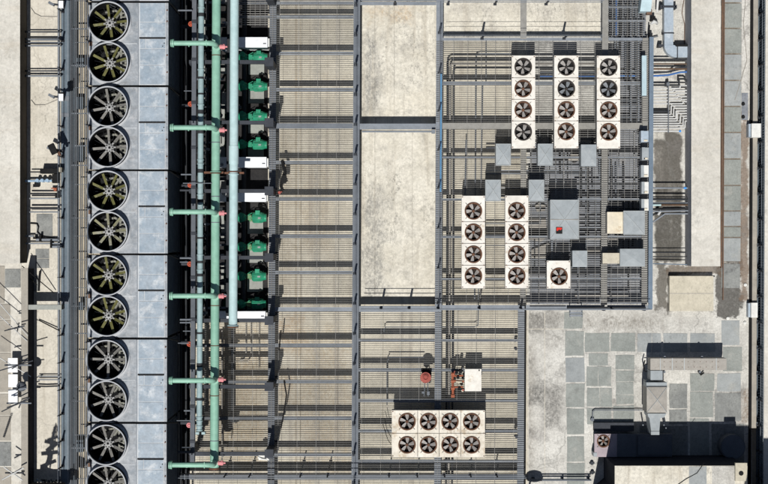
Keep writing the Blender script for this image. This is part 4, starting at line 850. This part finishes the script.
# ------------------------------------------------------------------ right roof: duct, pipes
o = thing('air_duct', 'galvanised rectangular air duct curving into the cream raised strip', 'duct', 668, 30, 2)
m = MB(); m.box(664.2, -40, 673.4, 32.5, 3, 12); m.build('straight_section', 'galv_duct', o)
m = MB(); m.box(664.4, 33.5, 673.2, 45, 3, 12); m.build('straight_section', 'galv_duct', o)
m = MB(); P1 = [(664.3, 45.2)] + [(677.5 - 13.2 * math.cos(a), 45.2 + 12.3 * math.sin(a)) for a in [i * PI / 16 for i in range(1, 9)]] + [(677.5, 46.4), (675.8, 46), (674.2, 45.2)]
m.prism(P1, 3, 12); m.build('elbow', 'galv_duct', o)
m = MB(); m.box(677.7, 46.6, 690.5, 57.4, 3, 12); m.build('straight_section', 'galv_duct', o)
m = MB(); m.box(662, 5.8, 676, 7.6, 2, 13); m.box(660.4, 5, 662.6, 8.4, 0, 13); m.box(675, 5, 677, 8.4, 0, 13); m.build('support_bracket', 'dark_steel', o)
for q in ((663.4, 32.4, 674.2, 33.6, 2.6, 12.6), (677, 46, 678, 58, 2.6, 12.6)): m = MB(); m.box(*q); m.build('flange', 'dark_steel', o)
m = MB(); m.box(658.6, 44.4, 663, 46.6, 0, 12); m.build('support_bracket', 'dark_steel', o)
m = MB(); m.tube([(685, -5, 1), (682.6, 8, 1), (682, 14, 1), (684.6, 24, 1), (684.4, 44, 1)], .35, 6); o = m.build('cable', 'rust_line'); tag(o, 'thin brown cable on the concrete right of the curved air duct', 'cable')
o = thing('vent_cowl', 'white bent vent cowl left of the curved air duct', 'vent', 654, 22, 0)
m = MB(); m.tube([(655, -6, 14), (658, -1, 14), (657, 12, 8)], 1.2, 10); m.tube([(651, 24, 10), (654, 21.6, 14), (657, 22.8, 10), (657, 24, 1)], 1.2, 10); m.build('pipe', 'pipe_white', o)
m = MB(); m.box(651.4, 16, 655.4, 20.4, 4, 12); m.tube([(649.6, 25, 9), (648.6, 38, 9)], .7, 8); m.build('valve_body', 'black', o)
m = MB(); m.tube([(651, 38.6, 4), (654, 37.2, 4), (658, 36.4, 4)], .6, 6); m.build('bracket', 'steel', o)
m = MB(); m.box(676, 44.6, 690, 46.4, 6, 14); o = m.build('duct_hanger', 'black'); tag(o, 'black hanger plate behind the end of the curved air duct', 'bracket')
# the bundle
def bundle(lab, rows, group='pipe bundles to the cream strip', ):
    o = thing('pipe_bundle', lab, 'pipes', 670, rows[0][0][0][1], 6, group)
    for pts, r, mt, nm in rows:
        m = MB(); m.tube(pts, r, 8); m.build(nm, mt, o)
    return o
def step(y, x, y2, z=9, r=.75, mt='pipe_white', xe=690.6): return ([(652.8, y, z), (x - .8, y, z), (x, y - .6, z), (x, y2 + .6, z), (x + .8, y2, z), (xe, y2, z)], r, mt, 'pipe')
bundle('dark and blue pipes just below the curved air duct', [([(652.8, 59.4, 9), (691, 59.4, 9)], .9, 'pipe_black', 'pipe'), ([(652.8, 64, 9), (691, 64, 9)], .7, 'pipe_brown', 'pipe'), ([(652.8, 69, 9), (691, 69, 9)], .9, 'pipe_brown', 'pipe'),  # the topmost black tube paints a dark shadow line
      ([(652.8, 72, 9), (671, 72, 9), (676, 68, 9), (691, 67, 9)], .8, 'dark_steel', 'pipe'), ([(652.8, 76, 9), (668, 75.2, 9), (680, 72.4, 9), (691, 71.6, 9)], .95, 'pipe_blue', 'pipe'), ([(679, 84, 10), (679, 79, 10), (684, 79, 10), (689, 83, 10)], 1, 'pipe_black', 'pipe')])
bundle('upper bundle of stepped white pipes beside the blue edge beam', [step(88.4, 680, 85.6), step(91.6, 673, 90.4), step(94.6, 676, 93.2), step(97.6, 677.6, 96.6), step(100.6, 681, 99.4), step(103.8, 683, 101.6), ([(652.8, 85.2, 8), (680, 85.2, 8)], 1, 'pipe_black', 'pipe')])
bundle('lower bundle of stepped white pipes beside the blue edge beam', [step(114.4, 671, 105.8), step(116.6, 673.6, 108.2), step(118.8, 676, 110.8), step(121, 677, 113.4), step(123.4, 680, 116), step(125.6, 683, 118.4), step(128, 685, 121, 9, .7), ([(652.8, 131.2, 9), (679.6, 131.2, 9)], .9, 'pipe_white', 'pipe'), ([(679, 131, 9.6), (681, 131.2, 9.6)], 1.2, 'bright_blue', 'pipe_end'), ([(652.8, 111.4, 6), (669, 111.4, 6)], 1.3, 'pipe_black', 'pipe')])
m = MB(); m.tube([(668.4, 82, 11), (668.4, 133, 11)], .5, 6); m.box(666.6, 82.6, 669.6, 85.6, 0, 11.6); o = m.build('pipe_strap', 'steel'); tag(o, 'steel strap rail holding the stepped white pipe bundles', 'bracket')
bundle('single grey pipe with a blue end across the damp patch', [([(652.8, 188, 14), (690, 188, 14)], .85, 'steel_light', 'pipe'), ([(683.6, 188, 14.4), (686.4, 188, 14.4)], 1.15, 'bright_blue', 'pipe_end')])
bundle('mixed teal brown and grey pipes across the lower damp patch', [([(652.8, 205, 14), (661, 205, 14)], 1, 'pipe_teal', 'pipe'), ([(661, 205, 14), (690, 205, 14)], .9, 'pipe_brown', 'pipe'), ([(652.8, 202.8, 14), (690, 202.8, 14)], .6, 'steel', 'pipe'), ([(652.8, 209.4, 14), (690, 208.8, 14)], .9, 'pipe_black', 'pipe'),
       ([(652.8, 211.4, 16), (690, 210.6, 16)], .8, 'steel_light', 'pipe'), ([(653, 222, 14), (665, 213.8, 14), (690, 213.6, 14)], .9, 'steel_light', 'pipe'), ([(658, 215, 15), (661, 210.6, 15)], 1.3, 'pipe_white', 'pipe'), ([(652.8, 214, 12), (690, 212.4, 12)], .7, 'pipe_black', 'pipe'), ([(652.8, 199.4, 15), (690, 199.6, 15)], .9, 'pipe_black', 'pipe')])
bundle('thin dark pipes at the lower end of the damp patch', [([(653, 252.4, 10), (686, 252.4, 10)], .5, 'pipe_black', 'pipe'), ([(653, 256.6, 10), (686, 256.6, 10), (691, 258, 10)], .5, 'pipe_black', 'pipe'), ([(653, 263.6, 10), (692, 264.6, 10)], .5, 'edge_blue', 'pipe')])
for i, (x0, y0, x1, y1, z0, z1, l) in enumerate(((748.6, 123.6, 761.4, 137.4, 2, 14, 'upper pale box on the tan parapet at the right edge'), (748.2, 302.8, 757.6, 317.6, 2, 12, 'lower pale box on the tan parapet at the right edge'))):
    o = thing('roof_box', l, 'box', (x0 + x1) / 2, (y0 + y1) / 2, 0); m = MB(); m.box(x0 + 3, y0, x1, y1, z0, z1); m.build('body', 'white_box', o); m = MB(); m.box(x0, y0 + .4, x0 + 3.6, y1 - .4, z0 - 1.5, z1 - 4); m.build('side_cover', 'galv_duct', o)
m = MB(); m.box(741.6, 93, 748, 120, .05, .3); struct(m, 'drain_tray', 'dark_membrane')
for y in (104, 117): m = MB(); m.cyl(743.4, y, .3, 2, 1.7, 12); o = m.build('roof_drain', 'black'); tag(o, ('upper' if y == 104 else 'lower') + ' round black roof drain near the right parapet', 'drain')
for i, (x, y, l) in enumerate(((728, 318.4, 'small white topped drain below the damp roof corner'), (745.4, 285, 'upper white blob of sealant by the right gutter'), (745, 323, 'lower white blob of sealant by the right gutter'))):
    m = MB(); m.cyl(x, y, .2, 1.4, 1.6, 12); m.cyl(x, y, 1.4, 2, .7, 8); o = m.build('roof_drain' if i == 0 else 'sealant_cap', 'white_box'); tag(o, l, 'drain' if i == 0 else 'cap')
m = MB(); m.tube([(746, -4, .6), (743.4, 24, .6), (747, 60, .6), (740, 84, .6), (735, 100, .6)], .28, 5); o = m.build('cable', 'duct_tan'); tag(o, 'thin cable wandering down the pale gutter at the right', 'cable')

# ------------------------------------------------------------------ lower right: ducts, condenser in the shade, stair tower
o = thing('roof_duct', 'long tan flat duct with a square hood and tapered spout', 'duct', 690, 364, .2)
m = MB(); m.box(650.4, 358.4, 726.6, 370, 14, 30); m.build('long_section', 'duct_tan', o)
for x in (660, 672, 684, 716): m = MB(); m.box(x, 358.2, x + .7, 370.2, 30, 30.5); m.build('seam', 'duct_seam', o)
m = MB()
for x in range(664, 724, 6):
    for y in (361.4, 366.8): m.box(x, y, x + .6, y + .6, 30, 30.4)
m.build('bolt', 'rust_line', o)
m = MB(); m.box(650.6, 370.6, 662.6, 380, 12, 30.6); m.build('connector', 'duct_zinc', o)
m = MB(); m.box(646.4, 382.4, 667, 386.8, 14, 32); m.box(646, 380.4, 648.2, 412, 10, 26); m.build('flange', 'duct_zinc', o)
a = [W(x, y, 34) for x, y in ((646.8, 412.6), (667, 412.6), (667, 386.9), (646.8, 386.9))]; p = (a[0] + a[2]) / 2 + Vector((0, 0, .12))
m = MB(); m.hexa([Vector((q.x, q.y, .5)) for q in a], a); m.add(a + [p], [[0, 1, 4], [1, 2, 4], [2, 3, 4], [3, 0, 4]]); hd = m.build('hood', 'duct_tan', o)
m = MB()
for q in a: m.wtube([p + Vector((0, 0, .015)), q + Vector((0, 0, .015))], .014, 4)
m.build('seam', 'duct_seam', hd)
m = MB(); m.prism([(647.6, 413.4), (666.6, 413.4), (664, 417.4), (660.4, 418), (659, 434.6), (651.6, 434.6), (649.4, 418), (648, 416)], 10, 31); m.build('spout', 'duct_zinc', o)
m = MB(); m.box(651, 431.4, 659.4, 434.8, 31, 31.8); m.build('spout_lip', 'duct_zinc', o)
for x, y in ((664.8, 357), (702, 357), (664.4, 372), (700, 372)):
    m = MB(); m.tube([(x, y, 0), (x, y, 26)], .8, 8); m.cyl(x, y, 26, 27.4, 1.2, 8); m.build('leg', 'steel', o)
for x, y in ((664, 425), (643, 425), (666, 428)): m = MB(); m.tube([(x, y, 0), (x, y, 22)], .7, 8); m.build('leg', 'steel_light', o)
o = thing('valve', 'black looped valve handle left of the long tan duct', 'valve', 646, 366, 0)
m = MB(); m.tube([(645, 360, 12), (643.4, 366, 12), (645, 371.4, 12), (650, 371.4, 12)], .6, 6); m.tube([(645, 364, 12), (650, 364, 12)], .5, 6); m.tube([(643.4, 366, 12), (643.4, 366, 0)], .5, 6); m.build('handle', 'black', o)
m = MB(); m.tube([(698, 371, 4), (701, 374.6, 3), (704, 372.4, 4)], .8, 6); o = m.build('pipe_fitting', 'black'); tag(o, 'small black bent fitting under the long tan duct', 'fitting')
o = thing('condenser_unit', 'shaded lilac roof unit with one round fan at its left end', 'fan unit', 615, 446, 0)
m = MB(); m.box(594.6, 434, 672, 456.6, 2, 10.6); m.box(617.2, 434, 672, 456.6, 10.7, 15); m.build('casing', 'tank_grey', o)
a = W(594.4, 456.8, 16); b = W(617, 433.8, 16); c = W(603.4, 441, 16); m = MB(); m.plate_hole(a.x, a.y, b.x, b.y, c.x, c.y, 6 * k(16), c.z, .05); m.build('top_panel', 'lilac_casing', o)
for q in ((617.2, 433.8, 636, 456.8, 15, 16), (638, 436, 672, 455, 15, 16)): m = MB(); m.box(*q); m.build('top_panel', 'tank_grey', o)  # dark panels paint the unit's shaded part, only the sunlit end is lilac
fan_parts(o, 603.4, 441, 16, 6, 0, .4)
m = MB(); m.box(593.6, 452.6, 597, 456.4, 2, 16.6); m.build('junction_box', 'duct_zinc', o)
m = MB(); m.box(594, 422.6, 634, 431, 0, 7); o2 = m.build('unit_shadow_box', 'dark_steel'); tag(o2, 'low dark box painting the shadow behind the shaded lilac roof unit', 'shadow box')  # dark box drawn in place of the roof unit's cast shadow
m = MB(); m.tube([(592.6, 418.6, 3), (592.6, 411.4, 3), (595, 409.8, 3), (647, 409.8, 3)], .55, 6); m.cyl(592.4, 419.6, 0, 4, 1.8, 10); o2 = m.build('conduit', 'steel'); tag(o2, 'thin bent conduit leading to the square tan duct hood', 'conduit')
for i, (x, y, l) in enumerate(((592, 463.2, 'upper small black pipe foot left of the shaded unit'), (592.4, 472.6, 'middle small black pipe foot left of the shaded unit'))):
    m = MB(); m.cyl(x, y, 0, 3.4, 1.8, 10); m.box(x - 2.6, y - .6, x + 2.6, y + .6, 0, 1.6); o2 = m.build('pipe_support', 'dark_steel'); tag(o2, l, 'pipe foot')
o = thing('water_tank', 'round dark tank in the shade at the lower right', 'tank', 733, 447, 0)
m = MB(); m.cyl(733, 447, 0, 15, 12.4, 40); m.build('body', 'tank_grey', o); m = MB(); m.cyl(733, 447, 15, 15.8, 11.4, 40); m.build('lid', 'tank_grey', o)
o = thing('stair_tower', 'weathered pale topped roof tower at the bottom right', 'tower', 680, 520, 0)
m = MB(); m.box(615, 466, 747, 640, 0, 73); m.prism([(603, 500), (614.8, 490), (614.8, 640), (603, 640)], 0, 73); m.build('wall', 'shaded_wall', o)  # the prism is an unseen left wing, added to widen the tower's shadow
m = MB(); q0 = W(714, 533); q1 = W(860, 700); m.wbox(((q0.x + q1.x) / 2, (q0.y + q1.y) / 2, 6), (q1.x - q0.x, q0.y - q1.y, 12)); m.build('unseen_shadow_block', 'shaded_wall', o)  # unseen taller block, added and sized for the shadow it throws
m = MB(); m.box(614.8, 465.7, 747.4, 640, 73, 74.2); m.build('roof', 'weathered_slab', o)
m = MB(); m.box(689, 466.4, 706.6, 640, 74.2, 74.5); m.box(712, 466.2, 735, 640, 74.2, 74.5, 1); m.build('roof_sheet', ['paver_blue', 'roof_concrete'], o)
m = MB(); m.tube([(704, 463, 75), (697, 473, 75), (686, 479, 75), (676, 486, 75)], .3, 5); o2 = m.build('cable', 'black'); tag(o2, 'thin dark cable across the pale topped tower', 'cable')
o2 = thing('roof_box', 'tan square box with a round hole on the pale topped tower', 'box', 741, 473, 74.6); m = MB(); m.box(735.4, 463, 747.2, 481, 74.6, 78); m.build('body', 'beige_block', o2); m = MB(); m.cyl(741.2, 473.2, 78, 78.3, 2.4, 16); m.build('hole_cover', 'black', o2)

# ------------------------------------------------------------------ west side: ledge pipes, flood lights, aerials
LP = [('upper', [(32, .7, 'dark_steel'), (39.4, 1.0, 'steel'), (42.4, .5, 'steel'), (45.8, .8, 'steel_light')], 'four grey pipes crossing the ledge near the top left'),
      ('pair', [(71, .7, 'dark_steel'), (76, .9, 'steel_light')], 'dark and pale pipe pair crossing the ledge')]
for _, rows, lab in LP:
    o = thing('ledge_pipes', lab, 'pipes', 42, rows[0][0], 24, 'pipes crossing the ledge')
    for y, r, mt in rows:
        m = MB(); m.tube([(25.5, y, 27), (59.6, y, 27), (60.6, y, 26), (60.8, y, 21)], r, 8); m.build('pipe', mt, o)
        m = MB(); m.tube([(24.6, y, 27), (26, y, 27)], r + .5, 8); m.build('flange', 'black', o)
o = thing('valve_station', 'cluster of pale blue valves and dark pipes on the ledge', 'valves', 45, 181, 21)
for y, r, mt in ((172, .7, 'pipe_black'), (193.6, .9, 'pipe_black'), (198.4, .8, 'steel_light'), (208, 1.0, 'pipe_black'), (212, .7, 'steel_light')):
    m = MB(); m.tube([(29.5, y, 27), (59.6, y, 27)], r, 8); m.build('pipe', mt, o)
m = MB()
for x in (37, 42, 47): m.cyl(x, 180.5, 22, 30, 1.8, 10)
m.tube([(24, 181, 27), (52, 180.6, 27)], 1.2, 8); m.build('valve_body', 'clear_blue', o)
for q in ((40, 168.6, 58, 173.4, 22, 33), (52, 174, 58, 183, 22, 28), (33, 184, 39, 187, 22, 25), (55, 193, 59, 198, 22, 28)): m = MB(); m.box(*q); m.build('actuator', 'black', o)
m = MB(); m.cyl(55, 189.6, 22, 27, 1.6, 10); m.box(51, 187.8, 57, 188.8, 22, 26); m.build('pipe_fitting', 'red_orange', o)
m = MB(); m.box(57.6, 167.4, 61.6, 172, 22, 30); m.build('cover', 'beige_block', o)
m = MB(); m.tube([(30, 223.4, 22), (37, 223.8, 22), (38.4, 227, 22), (37.4, 232, 22), (41, 236, 22), (46, 237, 22), (58, 238.4, 22)], .55, 6); o = m.build('hose', 'black'); tag(o, 'black hose winding over the grey patch on the ledge', 'hose')
o = thing('ledge_pipes', 'pale pipes and brackets crossing the ledge below the black hose', 'pipes', 45, 242, 22, 'pipes crossing the ledge')
for x0, x1, y, r in ((21, 34, 236, 1), (21, 60, 243.4, .8), (36, 58, 239.6, 1.3), (52, 62, 246.6, 1.4)): m = MB(); m.tube([(x0, y, 25), (x1, y, 25)], r, 8); m.build('pipe', 'steel_light', o)
for q in ((39, 234.6, 41, 242, 21, 28), (50, 240, 51.6, 248, 21, 28), (33, 237, 36, 239, 21, 27)): m = MB(); m.box(*q); m.build('bracket', 'black', o)
m = MB(); m.tube([(31, 8, 21), (34.6, 13.4, 21), (41, 16.6, 21), (57, 17, 21)], .25, 5); m.tube([(31, 100, 21), (35, 105, 21), (45, 105, 21), (57, 100, 21)], .3, 5); o = m.build('cable', 'duct_tan'); tag(o, 'thin brown cables lying on the upper cream ledge', 'cable')
o = thing('ledge_pipes', 'three pale pipes crossing the ledge near the antenna shadow', 'pipes', 50, 378, 22, 'pipes crossing the ledge')
for y in (376, 379.6): m = MB(); m.tube([(38, y, 24), (60.5, y, 24)], .6, 8); m.build('pipe', 'steel_light', o)
m = MB(); m.tube([(37, 386, 24), (46, 386.4, 24), (60, 385.8, 24)], .8, 8); m.build('pipe', 'pipe_black', o)
def flood(x, y, lab, big=False, ang=.3):
    o = thing('flood_light', lab, 'flood light', x, y, 20.6, 'flood lights over the gutter')
    b = W(x, y, 20.6)
    m = MB(); m.wtube([(b.x, b.y, b.z), (b.x, b.y, b.z + 1.1), (b.x + .12, b.y, b.z + 1.3)], .045, 8); m.wtube([(b.x - .45, b.y + .1, b.z + .95), (b.x + .25, b.y, b.z + 1.0)], .05, 6); m.build('pole', 'dark_steel', o)
    m = MB(); m.wbox((b.x - .4, b.y + .1, b.z + .95), (.3, .12, .2), 0, -.5); m.build('bracket', 'steel', o)
    if not big:
        m = MB(); m.wbox((b.x + .18, b.y - .02, b.z + 1.45), (.22, .34, .18), 0, 0); m.build('lamp_head', 'white_paint', o)
        m = MB(); m.wbox((b.x + .18, b.y + .2, b.z + 1.4), (.26, .06, .3)); m.build('shade', 'black', o)
    else:
        m = MB(); m.wbox((b.x - .15, b.y + .05, b.z + 1.5), (.3, .5, .2), 0, .45); m.build('lamp_head', 'black', o)
        m = MB(); m.wbox((b.x + .1, b.y - .15, b.z + 1.2), (.12, .2, .2), 0, .4); m.build('bracket', 'rust_flange', o)
    return o
flood(64, 9, 'white flood light on the gutter nearest the top left corner'); flood(64, 100, 'white flood light on the gutter above the black one'); flood(62.6, 152, 'large black flood light on the gutter by the walkway', True)
def mast(lab, x, y, h, zb=20, arms=(), dish=None, lat=False, mat='dark_steel'):
    o = thing('antenna_mast', lab, 'antenna', x, y, zb, 'antennas on the lower left roof')
    b = W(x, y, zb)
    if lat:
        for sx, sy in ((-.14, -.1), (.14, -.1), (0, .16)):
            m = MB(); m.wtube([(b.x + sx, b.y + sy, b.z), (b.x + sx * .6, b.y + sy * .6, b.z + h)], .03, 6); m.build('leg', mat, o)
        m = MB(); n = int(h / .3)
        for i in range(n): m.wtube([(b.x + (-.14 if i % 2 else .14), b.y - .1, b.z + i * .3), (b.x + (.12 if i % 2 else -.12), b.y - .08, b.z + i * .3 + .3)], .018, 4); m.wtube([(b.x + (-.14 if i % 2 else .14), b.y - .1, b.z + i * .3), (b.x, b.y + .14, b.z + i * .3 + .3)], .018, 4)
        m.build('lattice', mat, o)
    else:
        m = MB(); m.wtube([(b.x, b.y, b.z), (b.x, b.y, b.z + h)], .045, 8); m.build('pole', mat, o)
    for (z, dx, dy, ln, r, mt) in arms:
        m = MB(); q = Vector((dx, dy, 0)).normalized() * ln / 2; c = Vector((b.x, b.y, b.z + z)); m.wtube([c - q, c + q], r, 6); m.build('arm', mt, o)
    if dish:
        z, r, dx, dy = dish; c = Vector((b.x + dx, b.y + dy, b.z + z)); m = MB(); m.lathe(c, [(0, .06), (r * .6, 0), (r, -.16), (r, -.18), (r * .6, -.03), (0, .03)], 24); m.build('dish', 'tank_grey', o)
    return o
random.seed(4)
mast('black antenna mast beside the parapet above the white panels', 24, 326, 1.9, 20, [(1.9, 1, .25, 1.0, .028, 'dark_steel'), (1.6, 1, .2, .8, .03, 'steel_light'), (1.2, .2, 1, .5, .028, 'dark_steel')])
mast('black antenna mast level with the uppermost white panel', 27, 362, 2.2, 20, [(2.2, 1, .3, 1.7, .028, 'dark_steel'), (1.8, 1, .0, 1.3, .04, 'steel'), (1.6, .9, .5, .8, .028, 'dark_steel'), (1.2, .3, 1, .7, .035, 'dark_steel')], None)
mast('black antenna mast below the lowest white panel', 26, 400, 2.1, 20, [(2.1, 1, .5, 1.5, .028, 'dark_steel'), (1.7, 1, .35, 1.1, .028, 'dark_steel'), (1.4, 1, .0, 1.2, .035, 'steel_light'), (1.0, .4, 1, .6, .035, 'dark_steel')])
mast('antenna with two white rods in the lower left corner', 22, 468, 1.8, 20, [(1.8, 1, .55, 1.2, .035, 'pipe_white'), (1.75, 1, -.7, 1.1, .035, 'pipe_white'), (1.5, 1, 0, .9, .04, 'dark_steel')], None)
mast('pole with round fitting on the parapet beside the white panels', 30.5, 384, 2.8, 20, [(2.6, 1, .1, .9, .03, 'steel_light')], (2.4, .24, .1, .1))
mast('tall lattice mast just below the bottom edge', 41, 500, 8.2, 20, [(7.4, .2, 1, .8, .05, 'dark_steel'), (6.8, 1, .3, .6, .07, 'dark_steel'), (6.3, 1, -.2, .8, .1, 'dark_steel'), (5.8, .6, .5, .6, .12, 'dark_steel'), (5.2, 1, .1, .9, .1, 'dark_steel'), (4.6, .4, 1, .7, .1, 'dark_steel'), (4.0, 1, .4, .8, .09, 'dark_steel'), (3.4, 1, -.3, .7, .09, 'dark_steel'), (2.7, 1, .2, .8, .08, 'dark_steel')], None, True)
o = thing('dish_antenna', 'round dish antenna pole at the bottom edge of the ledge', 'antenna', 65, 498, 20)
b = W(65, 498, 20); m = MB(); m.wtube([(b.x, b.y, b.z), (b.x, b.y, b.z + 2.6)], .07, 8); m.wtube([(b.x - .2, b.y, b.z), (b.x - .1, b.y, b.z + 2.2)], .06, 6); m.build('pole', 'black', o)
m = MB(); m.wtube([(b.x + .1, b.y - .1, b.z + 2.5), (b.x + .1, b.y + .1, b.z + 2.7), (b.x + .1, b.y + .2, b.z + 2.75)], [.45, .34, .05], 20); m.build('dish', 'dark_steel', o)
o = thing('dish_antenna', 'round dish antenna pole at the bottom edge right of the platform', 'antenna', 528, 492, 0)
b = W(528, 492, 0); m = MB(); m.wtube([(b.x, b.y, 0), (b.x, b.y, 1.9)], .05, 8); m.build('pole', 'black', o); m = MB(); m.wtube([(b.x + .12, b.y - .12, 1.95), (b.x + .12, b.y + .02, 2.15), (b.x + .12, b.y + .12, 2.2)], [.46, .34, .05], 20); m.build('dish', 'dark_steel', o)
WPL = ('uppermost white antenna panel at the left edge', 'middle white antenna panel at the left edge', 'lowest white antenna panel at the left edge')
for i, (y0, y1) in enumerate(((358, 372.4), (374.4, 387.2), (389.6, 402.8))):
    o = thing('sector_antenna', WPL[i], 'antenna panel', 13, y0, 21, 'white antenna panels'); m = MB(); m.box(8 + (.4 if i else 0), y0, 17.6, y1, 30, 34); m.build('panel', 'white_paint', o); m = MB(); m.box(10, y0 + 3, 15, y1 - 3, 21, 30); m.build('stand', 'steel', o)
for p, q, z0, z1, l in (((-12, 290), (28, 336), 44, 50, 'upper white guy wire at the lower left'), ((-14, 303), (27, 341), 44, 49, 'lower white guy wire at the lower left'), ((-10, 352), (31, 376.6), 52, 46, 'white guy wire passing the uppermost white panel')):
    m = MB(); m.tube([(p[0], p[1], z0), (q[0], q[1], z1)], .45, 6); o = m.build('guy_wire', 'pipe_white'); tag(o, l, 'wire')
for pts, l, r in (([(22, 266, 47), (54, 293, 26)], 'black diagonal stay from the roof block corner', .5), ([(22, 270, 47), (37, 285, 26)], 'shorter black diagonal stay beside the roof block corner', .6), ([(38.6, 320, 22), (59.4, 330.6, 24)], 'black rod from the parapet to the gutter rail', .6), ([(38.6, 291, 21), (39.4, 276, 22), (40, 271, 23)], 'short black rod standing on the ledge patch', .9)):
    m = MB(); m.tube(pts, r, 6); o = m.build('stay_rod', 'black'); tag(o, l, 'rod')
o = thing('clutter_pipes', 'jumble of pale blue fittings at the bottom of the ledge', 'fittings', 45, 484, 21)
for i in range(12):
    x = 34 + i * 2.4; m = MB(); m.tube([(x, 480 + random.uniform(-1, 4), 24 + i % 3 * 2), (x + random.uniform(2, 5), 483 + random.uniform(-3, 4), 25)], random.uniform(.6, 1.3), 6); m.build('fitting', random.choice(('galv_duct', 'steel', 'dark_steel', 'pipe_white')), o)
o = thing('coil_cable', 'dark ribbed cable lying on the pavers below the white panels', 'cable', 9, 425, 21.3)
m = MB()
for i in range(22): m.tube([(12.6 - i * .37, 414 + i * 1.1, 22), (10.6 - i * .37, 413.4 + i * 1.1, 22)], .28, 5)
m.build('ribs', 'dark_steel', o)

# ------------------------------------------------------------------ light, sky, camera
tx, ty = .09, .45                    # shadow run per unit of height: to the east and to the north
d = Vector((tx, ty, -1)).normalized()
sun = bpy.data.lights.new('sun', 'SUN'); so = bpy.data.objects.new('sun', sun); COL.objects.link(so)
sun.energy = 5; sun.angle = math.radians(.5); sun.color = (1, .98, .945)
so.rotation_euler = d.to_track_quat('-Z', 'Y').to_euler(); so.location = (-10, -30, 60)
w = bpy.data.worlds.new('World'); scene.world = w; w.use_nodes = True
nt = w.node_tree; sky = nt.nodes.new('ShaderNodeTexSky'); sky.sky_type = 'NISHITA'; sky.sun_disc = False
sky.sun_elevation = math.asin(-d.z); sky.sun_rotation = math.atan2(-d.x, -d.y)
bg = nt.nodes['Background']; nt.links.new(sky.outputs[0], bg.inputs[0]); bg.inputs[1].default_value = .05
cam = bpy.data.cameras.new('camera'); co = bpy.data.objects.new('camera', cam); COL.objects.link(co)
co.location = (0, 0, H * S); co.rotation_euler = (0, 0, 0)
cam.sensor_fit = 'HORIZONTAL'; cam.sensor_width = 36; cam.lens = 36 * H / 768; cam.clip_end = 500; cam.clip_start = 1
scene.camera = co
scene.view_settings.view_transform = 'Standard'; scene.view_settings.look = 'None'; scene.view_settings.exposure = -.12; scene.view_settings.gamma = 1
scene.view_settings.use_curve_mapping = False
scene.render.resolution_x = 1024; scene.render.resolution_y = 645
scene.cycles.max_bounces = 5; scene.cycles.diffuse_bounces = 2
